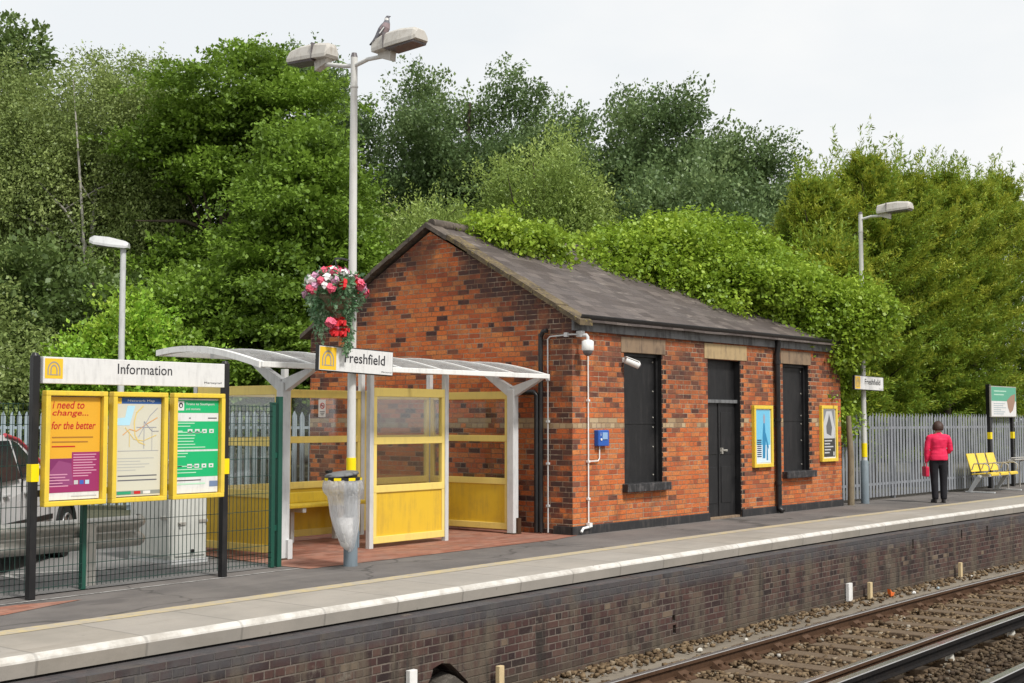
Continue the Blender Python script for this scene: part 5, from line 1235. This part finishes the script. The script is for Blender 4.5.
# cabinet
ca = math.atan2(12.06-12.12, 9.54-9.10)
t = thing('equipment_cabinet', (9.10, 12.12, 0), 'pale grey equipment cabinet standing behind the mesh fence', 'cabinet', rz=R(-3))
m = MB(); m.box2((0, 0, .05), (.46, .86, 1.12), 'cabinet', bev=.012); m.box2((-.01, -.01, 0), (.47, .87, .05), 'lightgrey'); m.box2((-.025, -.025, 1.12), (.485, .885, 1.15), 'cabinet', bev=.008); m.build('body', t)
m = MB(); m.box2((.03, -.016, .09), (.43, -.002, 1.08), 'cabinet', bev=.004); dr = m.build('door', t)
m = MB(); m.box2((.06, -.03, .44), (.16, -.016, .47), 'galv'); m.tube([(.08, -.03, .455), (.08, -.06, .455)], .012, 'galv', 8); m.build('handle', dr)
m = MB(); m.box2((.34, -.03, .46), (.45, -.016, .49), 'galv'); m.build('latch', dr)
m = MB(); m.tube([(.25, -.02, .14), (.25, -.045, .14)], .022, 'black', 8); m.build('vent', dr)
m = MB(); m.box2((-.016, .04, .09), (-.002, .82, 1.08), 'cabinet', bev=.004); dr = m.build('door', t)
m = MB(); m.box2((-.03, .08, .50), (-.016, .2, .53), 'galv'); m.build('handle', dr)
# car: local x forward, near side is -y
t = thing('parked_car', (6.86, 12.15, 0), 'silver hatchback parked behind the crash barrier', 'car', rz=R(40.5))
W = 1.66
side = [(-.62, .42), (-.66, .62), (-.60, .95), (-.42, 1.0), (-.10, 1.36), (.25, 1.45), (1.0, 1.46), (1.35, 1.40), (2.02, 1.02), (2.15, .97), (2.85, .84), (3.22, .72), (3.3, .5), (3.26, .26), (2.95, .2), (-.45, .22)]
def inset(p): 
    z = p[1]; return .0 if z < .95 else .17*min(1, (z-.95)/.5)
m = MB(); L_ = [(x, inset((x, z)), z) for x, z in side]; R_ = [(x, W-inset((x, z)), z) for x, z in side]; n = len(side)
bulge = [(x, .04 if not .45 < z < .8 else -.03, z) for x, z in side]
m.add(L_+R_, [[i, n+i, n+(i+1) % n, (i+1) % n] for i in range(n)], 'silver', False)
m.add(L_, [list(range(n))], 'silver'); m.add(R_, [list(range(n))[::-1]], 'silver')
body = m.build('body', t)
def sidey(z): return -.006+inset((0, z))
def glassq(name, pts, mat='carglass'):
    m = MB(); m.prism([(x, sidey(z)-.004, z) for x, z in pts], (0, .012, 0), mat); return m.build(name, t)
glassq('side_window', [(1.08, .99), (1.08, 1.40), (.50, 1.40), (.50, .98)]); glassq('side_window', [(1.85, 1.02), (1.30, 1.37), (1.15, 1.40), (1.15, 1.0)]); glassq('side_window', [(.42, .98), (.42, 1.39), (.2, 1.38), (-.12, 1.2), (-.25, 1.0)])
m = MB(); m.quad([(2.00, .14, 1.045), (2.00, W-.14, 1.045), (1.40, W-.22, 1.385), (1.40, .22, 1.385)], 'carglass'); m.build('windscreen', t).location = (.014, 0, .012)
m = MB(); m.tube([(2.03, sidey(1.03)-.004, 1.03), (1.7, sidey(1.24)-.004, 1.235), (1.36, sidey(1.41)-.004, 1.405), (1.0, sidey(1.45)-.002, 1.46)], .022, 'redtrim', 8); m.build('pillar_trim', t)
for x in (0, 2.62):
    for y, sg in ((0, -1), (W, 1)):
        m = MB(); m.tube([(x, y+sg*.012, .31), (x, y-sg*.19, .31)], .305, 'rubber', 24); wl = m.build('wheel', t)
        m = MB(); m.tube([(x, y+sg*.022, .31), (x, y+sg*.014, .31)], .205, 'rubber', 20)
        for k in range(6): 
            a = k*math.pi/3; m.box((x+.1*math.cos(a), y+sg*.026, .31+.1*math.sin(a)), (.19, .016, .05), 'alloy', ry=-a)
        m.tube([(x, y+sg*.02, .31), (x, y+sg*.036, .31)], .05, 'alloy', 10)
        m.tube([(x+.2*math.cos(a), y+sg*.024, .31+.2*math.sin(a)) for a in [2*math.pi*k/20 for k in range(21)]], .016, 'alloy', 6, False); m.build('rim', wl)
        m = MB(); m.tube([(x+.355*math.cos(a), y+sg*.008, .31+.355*math.sin(a)) for a in [math.pi*k/12 for k in range(13)]], .03, 'rubber', 6); m.build('arch_trim', t)
m = MB(); m.sphere((1.78, -.1, 1.06), (.07, .1, .075), 'black', 10, 7); m.build('wing_mirror', t)
m = MB(); m.prism([(-.64, .06, .70), (-.60, .06, .96), (-.35, .02, .96), (-.45, -.01, .72)], (0, .2, 0), 'redtrim'); m.build('tail_lamp', t)
m = MB(); m.prism([(3.05, .0, .62), (3.26, .05, .64), (3.2, .03, .74), (2.9, -.005, .78)], (0, .22, 0), flat('headlamp_glass', (.6, .62, .65), .1)); m.build('headlight', t)
for sx in (.48, 1.12, 2.02):
    m = MB(); m.box((sx, .004, .68), (.012, .012, .62), 'black'); m.build('door_seam', t)
for sx in (.62, 1.25):
    m = MB(); m.box((sx, -.012, .84), (.16, .03, .03), 'silver', bev=.008); m.build('door_handle', t)
m = MB(); m.box((1.3, -.012, .52), (1.6, .02, .06), 'black', bev=.006); m.build('rubbing_strip', t)

# ------------------------------------------------------------------ bench and far sign
t = thing('platform_bench', (29.2, 10.12, 0), 'yellow three seat metal bench in front of the palisade fence', 'bench', rz=R(-3))
for k in range(3):
    x = .06+k*.56
    m = MB(); m.box((x+.24, .12, .66), (.46, .022, .42), 'yellow', rx=R(-16), bev=.008); m.build('backrest', t)
    m = MB(); m.box((x+.24, -.16, .42), (.46, .44, .025), 'yellow', rx=R(-4), bev=.008); m.box((x+.24, -.385, .405), (.46, .02, .05), 'yellow', bev=.006); m.build('seat', t)
m = MB(); m.box2((-.02, -.17, .34), (1.72, -.11, .395), 'lightgrey', bev=.006); m.build('seat_beam', t)
for x in (.05, 1.62):
    m = MB(); m.prism([(x, .08, 0), (x, .16, 0), (x, -.06, .36), (x, -.18, .36)], (.055, 0, 0), 'lightgrey'); m.box2((x-.003, -.46, 0), (x+.058, .2, .03), 'lightgrey', bev=.006); m.build('leg', t)
for x in (.02, .58, 1.14, 1.72):
    m = MB(); m.tube([(x, .03, .50), (x, -.02, .64), (x, -.28, .65), (x, -.36, .60), (x, -.36, .50), (x, -.30, .44)], .014, 'galv', 7); m.build('armrest', t)
m = MB()
t2 = thing('perch_seat', (31.6, 10.02, 0), 'bare tubular metal perch rail past the yellow bench', 'seat', rz=R(-3))
for x in (0, .75):
    m.tube([(x, .1, 0), (x, .1, .62), (x, -.1, .68)], .02, 'galv', 8)
m.build('stand', t2); m = MB()
for y, z in ((-.1, .68), (-.02, .72), (.06, .66)): m.tube([(-.12, y, z), (.9, y, z)], .016, 'galv', 7)
m.build('bars', t2)
t = thing('timetable_sign', (31.3, 10.44, 0), 'white and green panel sign on two black posts by the fence', 'sign', rz=R(-3))
for x in (0, 1.42):
    m = MB(); m.box2((x-.05, -.05, 0), (x+.05, .05, 2.47 if x == 0 else 2.4), 'black', bev=.008); p = m.build('post', t)
    m = MB(); m.box2((x-.056, -.056, 1.17), (x+.056, .056, 1.33), 'brightyellow'); m.build('yellow_band', p)
m = MB(); m.box2((-.09, -.10, 1.69), (1.50, -.056, 2.43), 'galv', bev=.005); w, h, X0, Z0, Y0 = 1.55, .70, -.07, 1.71, -.1
A = lambda a, c, p, q, mt, l: m.quad([(X0+a*w, Y0-l, Z0+p*h), (X0+c*w, Y0-l, Z0+p*h), (X0+c*w, Y0-l, Z0+q*h), (X0+a*w, Y0-l, Z0+q*h)], mt)
A(0, 1, 0, 1, 'signwhite', .001); A(0, 1, .52, 1, flat('sign_green', (.10, .36, .24)), .002)
m.quad([(X0+w*a, Y0-.003, Z0+h*q) for a, q in ((.62, .55), (.66, .3), (.74, .1), (.86, .2), (.95, .5), (.96, .78), (.8, .72))], flat('sign_tan', (.32, .2, .14)))
for i in range(6): A(.08, .08+(.45, .38, .5, .3, .46, .4)[i], .42-.07*i, .445-.07*i, flat('sign_faint', (.35, .42, .45)), .003)
for i in range(2): A(.1, .6-.1*i, .84-.12*i, .88-.12*i, flat('sign_mint', (.4, .62, .5)), .003)
m.build('panel', t)

# ------------------------------------------------------------------ wall markers and litter
def peg(x, z, w, h, mat, label, y=7.98, cat='marker'):
    m = MB(); m.box((x, y+bend(x)+.05, z), (w, .05, h), mat, bev=.004); m.build('marker_post', label=label, cat=cat)
peg(8.69, -.80, .10, .36, 'white', 'white marker plate beside the broken hole in the wall', 8.045); peg(9.88, -.93, .075, .36, 'timberpale', 'pale timber peg with a red spot past the broken hole'); peg(17.99, -.88, .13, .26, 'white', 'white marker plate halfway along the platform wall', 8.045)
peg(18.55, -.91, .08, .25, 'timberpale', 'pale timber peg next to the orange litter'); peg(22.0, -.90, .08, .24, 'timberpale', 'pale timber peg farthest along the wall')
m = MB(); m.tube([(9.93, 7.985, -.97), (9.93, 7.975, -.97)], .022, flat('notice_red', (.5, .02, .02)), 8); m.build('red_disc', label='red spot disc on the nearer timber peg', cat='disc')
m = MB(); m.prism([(19.0, 7.85, -1.03), (19.16, 7.86, -1.03), (19.18, 7.86, -.99), (19.04, 7.85, -.97), (18.98, 7.85, -.92)], (.02, .06, 0), 'orange'); m.build('plastic_scrap', label='orange plastic scrap at the foot of the platform wall', cat='litter')
m = MB(); m.prism([(8.96, 8.10, -1.04), (9.48, 8.08, -1.04), (9.46, 8.08, -.88), (9.30, 8.09, -.77), (9.12, 8.10, -.82)], (.03, .2, .02), 'rubble'); m.build('broken_brick', label='broken dusty brickwork lying in the wall hole', cat='brick')
rr_ = random.Random(9)
for k, (x, y, lb, mt) in enumerate(((13.2, 7.75, 'white paper scrap below the small wall openings', 'insul'), (19.6, 7.8, 'pale crumpled wrapper past the orange scrap', 'white'), (20.4, 7.75, 'bluish crumpled wrapper on the trackside dirt', 'palebluefence'), (25.6, 6.9, 'cream drinks cup lying by the platform rail', 'timberpale'), (14.2, 7.7, 'small white scrap on the dirt ledge', 'insul'), (25.4, 6.75, 'white pebble by the drinks cup', 'insul'))):
    m = MB(); s_ = .032+.025*rr_.random()
    m.loft([[(x+s_*q*math.cos(a)*(1+.3*math.sin(3*a+k)), y+bend(x)+s_*.7*q*math.sin(a), -1.045+z*s_) for a in [2*math.pi*i/9 for i in range(9)]] for z, q in ((0, .7), (.4, 1), (.9, .75), (1.1, .2))], mt, False)
    m.build('litter', label=lb, cat='litter')

# ------------------------------------------------------------------ woman in red
def skinmesh(name, V, E, rad, mat, parent, root=0, sub=2):
    me = bpy.data.meshes.new(name); me.from_pydata(V, E, []); ob = bpy.data.objects.new(name, me); col.objects.link(ob)
    ob.modifiers.new('s', 'SKIN').use_smooth_shade = True
    if not me.skin_vertices:
        me.skin_vertices.new() if hasattr(me.skin_vertices, 'new') else None
    for i, r in enumerate(rad):
        sv = me.skin_vertices[0].data[i]; sv.radius = r if isinstance(r, tuple) else (r, r); sv.use_root = (i == root)
    md = ob.modifiers.new('u', 'SUBSURF'); md.levels = sub; md.render_levels = sub
    dg = bpy.context.evaluated_depsgraph_get(); m2 = bpy.data.meshes.new_from_object(ob.evaluated_get(dg)); bpy.data.objects.remove(ob)
    m2.materials.clear(); m2.materials.append(M[mat]); m2.polygons.foreach_set('use_smooth', [True]*len(m2.polygons)); m2.update()
    o = bpy.data.objects.new(name, m2); col.objects.link(o); o.parent = parent; return o
# local frame: she faces +y (the fence), head turned to +x, feet at z=0; height 1.60
t = thing('person', (25.25, 9.42, 0), 'woman in a red jacket and black trousers facing the palisade fence', 'person', rz=R(-52))
H = {}
V = [(0, .0, .90), (0, .0, 1.05), (0, -.01, 1.22), (0, -.015, 1.31), (.004, .0, 1.38), (.012, .02, 1.45), (.022, .028, 1.52), (.05, .065, 1.455),  # 0-7 pelvis,waist,chest,neck base,neck,head low, crown, jaw/face
     (.17, -.01, 1.27), (.225, .01, 1.04), (.17, .19, 1.00), (.115, .27, 1.03),       # 8-11 right arm, hand forward
     (-.17, -.01, 1.27), (-.215, -.01, 1.03), (-.215, .05, .82), (-.215, .06, .75),     # 12-15 left arm hanging
     (.085, 0, .84), (.09, .01, .47), (.085, -.01, .09), (.095, .10, .035),            # 16-19 right leg
     (-.085, 0, .84), (-.075, .015, .47), (-.07, -.01, .09), (-.075, .11, .035),
     (.085, .075, 1.44)]
E = [(0, 1), (1, 2), (2, 3), (3, 4), (4, 5), (5, 6), (5, 7), (7, 24), (3, 8), (8, 9), (9, 10), (10, 11), (3, 12), (12, 13), (13, 14), (14, 15), (0, 16), (16, 17), (17, 18), (18, 19), (0, 20), (20, 21), (21, 22), (22, 23)]
rad = [(.135, .10), (.115, .085), (.13, .09), (.07, .06), .047, (.075, .085), (.065, .075), (.055, .05), .048, .040, .030, .022, .048, .040, .030, .022, .078, .056, .04, .03, .078, .056, .04, .03, .014]
# fingers of both hands
def fingers(palm, d, side, th):
    global V, E, rad
    d = Vector(d).normalized(); s = Vector(side).normalized(); n = d.cross(s)
    for j, (o, L) in enumerate(((-.026, .055), (-.009, .065), (.009, .06), (.026, .048))):
        a = Vector(V[palm])+s*o*.8+d*.012; b0 = a+d*L*.5; c0 = b0+d*L*.35+n*L*.3
        i = len(V); V += [tuple(a), tuple(b0), tuple(c0)]; E += [(palm, i), (i, i+1), (i+1, i+2)]; rad += [.009, .0085, .007]
    a = Vector(V[palm])-s*.03*th; b0 = a-s*.02*th+d*.035; i = len(V); V += [tuple(a), tuple(b0)]; E += [(palm, i), (i, i+1)]; rad += [.010, .008]
fingers(11, (-.3, .8, .25), (.3, .1, 1), -1); fingers(15, (0, .15, -1), (.1, 1, 0), 1)
bodyo = skinmesh('body', V, E, rad, 'skin', t)
# jacket
def ell(z, w, d, y=0.0, x=0.0, n=20, p=.85):
    o = []
    for k in range(n):
        q = 2*math.pi*k/n; c_, s_ = math.cos(q), math.sin(q)
        o.append((x+w*math.copysign(abs(c_)**p, c_), y+d*math.copysign(abs(s_)**p, s_), z))
    return o
m = MB()
m.loft([ell(.83, .178, .135), ell(.88, .185, .138), ell(.96, .172, .128), ell(1.05, .152, .112, -.003), ell(1.13, .160, .115, -.008), ell(1.22, .178, .118, -.014), ell(1.285, .178, .105, -.014), ell(1.325, .135, .085, -.012), ell(1.35, .078, .066, -.008), ell(1.385, .062, .058, -.002)], 'jacket')
m.tube([(.10, -.012, 1.285), (.175, -.012, 1.265), (.215, -.01, 1.17), (.235, .0, 1.04), (.225, .06, 1.005), (.195, .14, 1.0), (.165, .205, 1.0)], [.072, .070, .062, .056, .054, .048, .042], 'jacket', 14)
m.tube([(-.10, -.012, 1.285), (-.172, -.012, 1.265), (-.205, -.012, 1.17), (-.228, -.008, 1.04), (-.226, .015, .93), (-.218, .045, .80)], [.072, .070, .062, .055, .048, .043], 'jacket', 14)
jo = m.build('jacket_shell'); md = jo.modifiers.new('r', 'REMESH'); md.mode = 'VOXEL'; md.voxel_size = .011; md.use_smooth_shade = True
md = jo.modifiers.new('s', 'SMOOTH'); md.factor = .5; md.iterations = 4
me = bpy.data.meshes.new_from_object(jo.evaluated_get(bpy.context.evaluated_depsgraph_get())); bpy.data.objects.remove(jo)
me.materials.clear(); me.materials.append(M['jacket'])
for q in me.vertices:   # cloth folds
    c0 = q.co; k_ = .006*mnoise.noise((c0.x*9, c0.y*9, c0.z*16))+.004*mnoise.noise((c0.x*5+3, c0.y*5, c0.z*34)); q.co = c0+q.normal*k_
jk = bpy.data.objects.new('jacket', me); col.objects.link(jk); jk.parent = t
TV = [(0, 0, .95), (0, 0, .86), (.09, .0, .78), (.098, .012, .47), (.09, -.005, .12), (.09, -.005, .055), (-.09, 0, .78), (-.083, .015, .47), (-.075, -.005, .12), (-.075, -.005, .055)]
TE = [(0, 1), (1, 2), (2, 3), (3, 4), (4, 5), (1, 6), (6, 7), (7, 8), (8, 9)]
TR = [(.15, .11), (.155, .115), (.10, .105), .078, .068, .068, (.10, .105), .078, .068, .068]
skinmesh('trousers', TV, TE, TR, 'trouser', t, 1)
for x, a in ((.095, .25), (-.08, -.05)):
    m = MB(); m.X = Matrix.Translation((x, .02, 0)) @ Matrix.Rotation(-a, 4, 'Z')
    m.loft([[(w*math.cos(q), y0_+l*math.sin(q), z) for q in [2*math.pi*k/14 for k in range(14)]] for z, w, l, y0_ in ((0, .042, .125, .045), (.02, .044, .128, .045), (.05, .040, .115, .04), (.085, .036, .06, -.02), (.10, .034, .045, -.03))], 'shoe'); m.build('shoe', t)
m = MB()   # hair, short brown bob
rings = []
for i in range(10):
    f = i/9; ph = .08+f*1.95; z = 1.475+.125*math.cos(ph); q = math.sin(ph)
    rings.append([(.020+(.108*q)*math.cos(a)-.016*f, .026-.02*f+(.115*q)*math.sin(a)*(1 if math.sin(a-.0) < .55 else .62), z+.006*math.sin(a*9+f*4)) for a in [2*math.pi*k/26 for k in range(26)]])
m.loft(rings, 'hair'); m.build('hair', t)
for s_ in (-1, 1):
    m = MB(); c_ = Vector((.05, .065, 1.475))+Vector((.053, .05, 0))*.7+Vector((.026, -.028, 0))*s_; m.sphere(tuple(c_), .009, 'shoe', 8, 6); m.build('eye', t)
def wl_(x, y, z): c_, s_ = math.cos(R(-52)), math.sin(R(-52)); return (25.25+x*c_-y*s_, 9.42+x*s_+y*c_, z)
t3 = thing('handbag', wl_(-.235, .06, .52), 'red handbag held at the side of the woman in red', 'bag', rz=R(-52))
m = MB(); m.box((0, 0, .09), (.075, .27, .20), 'bagred', bev=.025); m.build('bag_body', t3)
m = MB(); m.tube([(0, -.08, .18), (0, -.06, .25), (0, 0, .275), (0, .06, .25), (0, .08, .18)], .008, 'bagred', 7); m.build('handle', t3)
m = MB(); m.box(wl_(.10, .33, 1.07), (.065, .012, .13), 'black', rz=R(-58), rx=R(-40), bev=.004); m.build('phone', label='dark phone in the hand of the woman in red', cat='phone')

# ------------------------------------------------------------------ wood pigeon on the lamp
t = thing('pigeon', (10.28, 10.00, 5.855), 'grey wood pigeon with white neck patch perched on the lamp head', 'bird', rz=R(-62)); t.rotation_euler = (0, -.3, R(-62)); t.scale = (.8, .8, .8)
sp = [(-.235, .005, .012, .010), (-.20, .015, .034, .014), (-.13, .05, .040, .030), (-.06, .088, .066, .058), (.0, .128, .080, .075), (.05, .17, .074, .072), (.085, .215, .05, .05), (.10, .25, .033, .036), (.112, .28, .032, .034), (.13, .292, .026, .028), (.148, .293, .013, .013), (.168, .288, .005, .004)]
def pring(i):
    x, z, w, h = sp[i]; a, c_ = sp[max(0, i-1)], sp[min(len(sp)-1, i+1)]; d = Vector((c_[0]-a[0], 0, c_[1]-a[1])).normalized(); u = Vector((-d.z, 0, d.x))
    return [Vector((x, 0, z))+Vector((0, 1, 0))*w*math.cos(q)+u*h*math.sin(q) for q in [2*math.pi*k/14 for k in range(14)]]
m = MB(); rg = [pring(i) for i in range(len(sp))]; N_ = 14
vs = [p for r_ in rg for p in r_]
for i in range(len(sp)-1):
    mt = 'plumedark' if i < 2 else 'plume' if i >= 6 else None
    for k in range(N_):
        q = k+.5; lower = math.sin(2*math.pi*q/N_) < -.1
        mm = mt or ('plumepink' if lower or i >= 4 and math.sin(2*math.pi*q/N_) < .3 else 'plume')
        if i == 7 and abs(math.cos(2*math.pi*q/N_)) > .55: mm = 'white'
        m.add([vs[i*N_+k], vs[i*N_+(k+1) % N_], vs[(i+1)*N_+(k+1) % N_], vs[(i+1)*N_+k]], [(0, 1, 2, 3)], mm, True)
m.build('body', t)
for s_ in (-1, 1):
    m = MB(); out = [(.045, .165), (.06, .13), (.0, .085), (-.10, .035), (-.19, .008), (-.14, .055), (-.05, .12)]
    m.prism([(x, s_*(.078 if x > -.05 else .05), z) for x, z in out], (0, s_*.012, 0), 'plume'); w_ = m.build('wing', t)
    m = MB(); m.prism([(x, s_*.093, z) for x, z in ((.05, .15), (.055, .135), (-.03, .075), (-.04, .085))], (0, s_*.003, 0), 'white'); m.build('wing_bar', w_)
    m = MB(); m.tube([(.0, s_*.025, .07), (.005, s_*.025, .0)], .008, 'redtrim', 6); m.tube([(-.02, s_*.025, .003), (.04, s_*.025, .003)], .006, 'redtrim', 6); m.build('leg', t)
    m = MB(); m.sphere((.128, s_*.027, .297), .005, 'black', 6, 5); m.build('eye', t)

# ------------------------------------------------------------------ camera, light, world
cam = bpy.data.cameras.new('camera'); co = bpy.data.objects.new('camera', cam); col.objects.link(co)
Rm = ((0.6232681723243811, -0.7820081747446286, 0.0), (-0.04713540609582266, -0.03756738018589706, 0.9981818198295089), (0.780586342988146, 0.6221349584925627, 0.06027482527432035))
m4 = Matrix(((Rm[0][0], Rm[1][0], -Rm[2][0], 0), (Rm[0][1], Rm[1][1], -Rm[2][1], 0), (Rm[0][2], Rm[1][2], -Rm[2][2], 1.62), (0, 0, 0, 1)))
co.matrix_world = m4; cam.sensor_width = 36; cam.lens = 36*1300/1024; cam.clip_start = .1; cam.clip_end = 2000
scene.camera = co
SUN_EL, SUN_AZ = R(52), R(200)   # azimuth measured from +x, counter-clockwise
sun = bpy.data.lights.new('sun', 'SUN'); sun.energy = 3.6; sun.angle = R(9); sun.color = (1, .96, .9)
so = bpy.data.objects.new('sun', sun); col.objects.link(so)
sd_ = Vector((math.cos(SUN_EL)*math.cos(SUN_AZ+R(60)), math.cos(SUN_EL)*math.sin(SUN_AZ+R(60)), math.sin(SUN_EL)))
so.rotation_euler = sd_.to_track_quat('Z', 'Y').to_euler()
w = bpy.data.worlds.new('World'); scene.world = w; w.use_nodes = True
nt = w.node_tree; nt.nodes.clear(); N = nt.nodes.new; Lk = nt.links.new
sky = N('ShaderNodeTexSky'); sky.sky_type = 'NISHITA'; sky.sun_disc = False; sky.sun_elevation = SUN_EL; sky.sun_rotation = math.pi/2-(SUN_AZ+R(60)); sky.dust_density = 2
tc = N('ShaderNodeTexCoord'); mp = N('ShaderNodeMapping'); mp.inputs[3].default_value = (1, 1, 2.6); nz = N('ShaderNodeTexNoise'); nz.inputs['Scale'].default_value = 2.2; nz.inputs['Detail'].default_value = 5; nz.inputs['Roughness'].default_value = .55
Lk(tc.outputs['Generated'], mp.inputs[0]); Lk(mp.outputs[0], nz.inputs['Vector'])
rp = N('ShaderNodeValToRGB'); rp.color_ramp.elements[0].position = .36; rp.color_ramp.elements[0].color = (8.9, 9.2, 9.4, 1); rp.color_ramp.elements[1].position = .60; rp.color_ramp.elements[1].color = (10.0, 10.0, 9.9, 1)
Lk(nz.outputs['Fac'], rp.inputs[0])
mx = N('ShaderNodeMix'); mx.data_type = 'RGBA'; mx.inputs[0].default_value = .94; Lk(sky.outputs[0], mx.inputs[6]); Lk(rp.outputs[0], mx.inputs[7])
bg = N('ShaderNodeBackground'); bg.inputs[1].default_value = .1; Lk(mx.outputs[2], bg.inputs[0]); ow = N('ShaderNodeOutputWorld'); Lk(bg.outputs[0], ow.inputs[0])
vs_ = scene.view_settings; vs_.view_transform = 'Standard'; vs_.look = 'None'; vs_.exposure = 0.03; vs_.gamma = 1
scene.cycles.max_bounces = 6; scene.cycles.diffuse_bounces = 3; scene.cycles.transparent_max_bounces = 16; scene.cycles.transmission_bounces = 4; scene.cycles.glossy_bounces = 2
scene.cycles.use_denoising = True
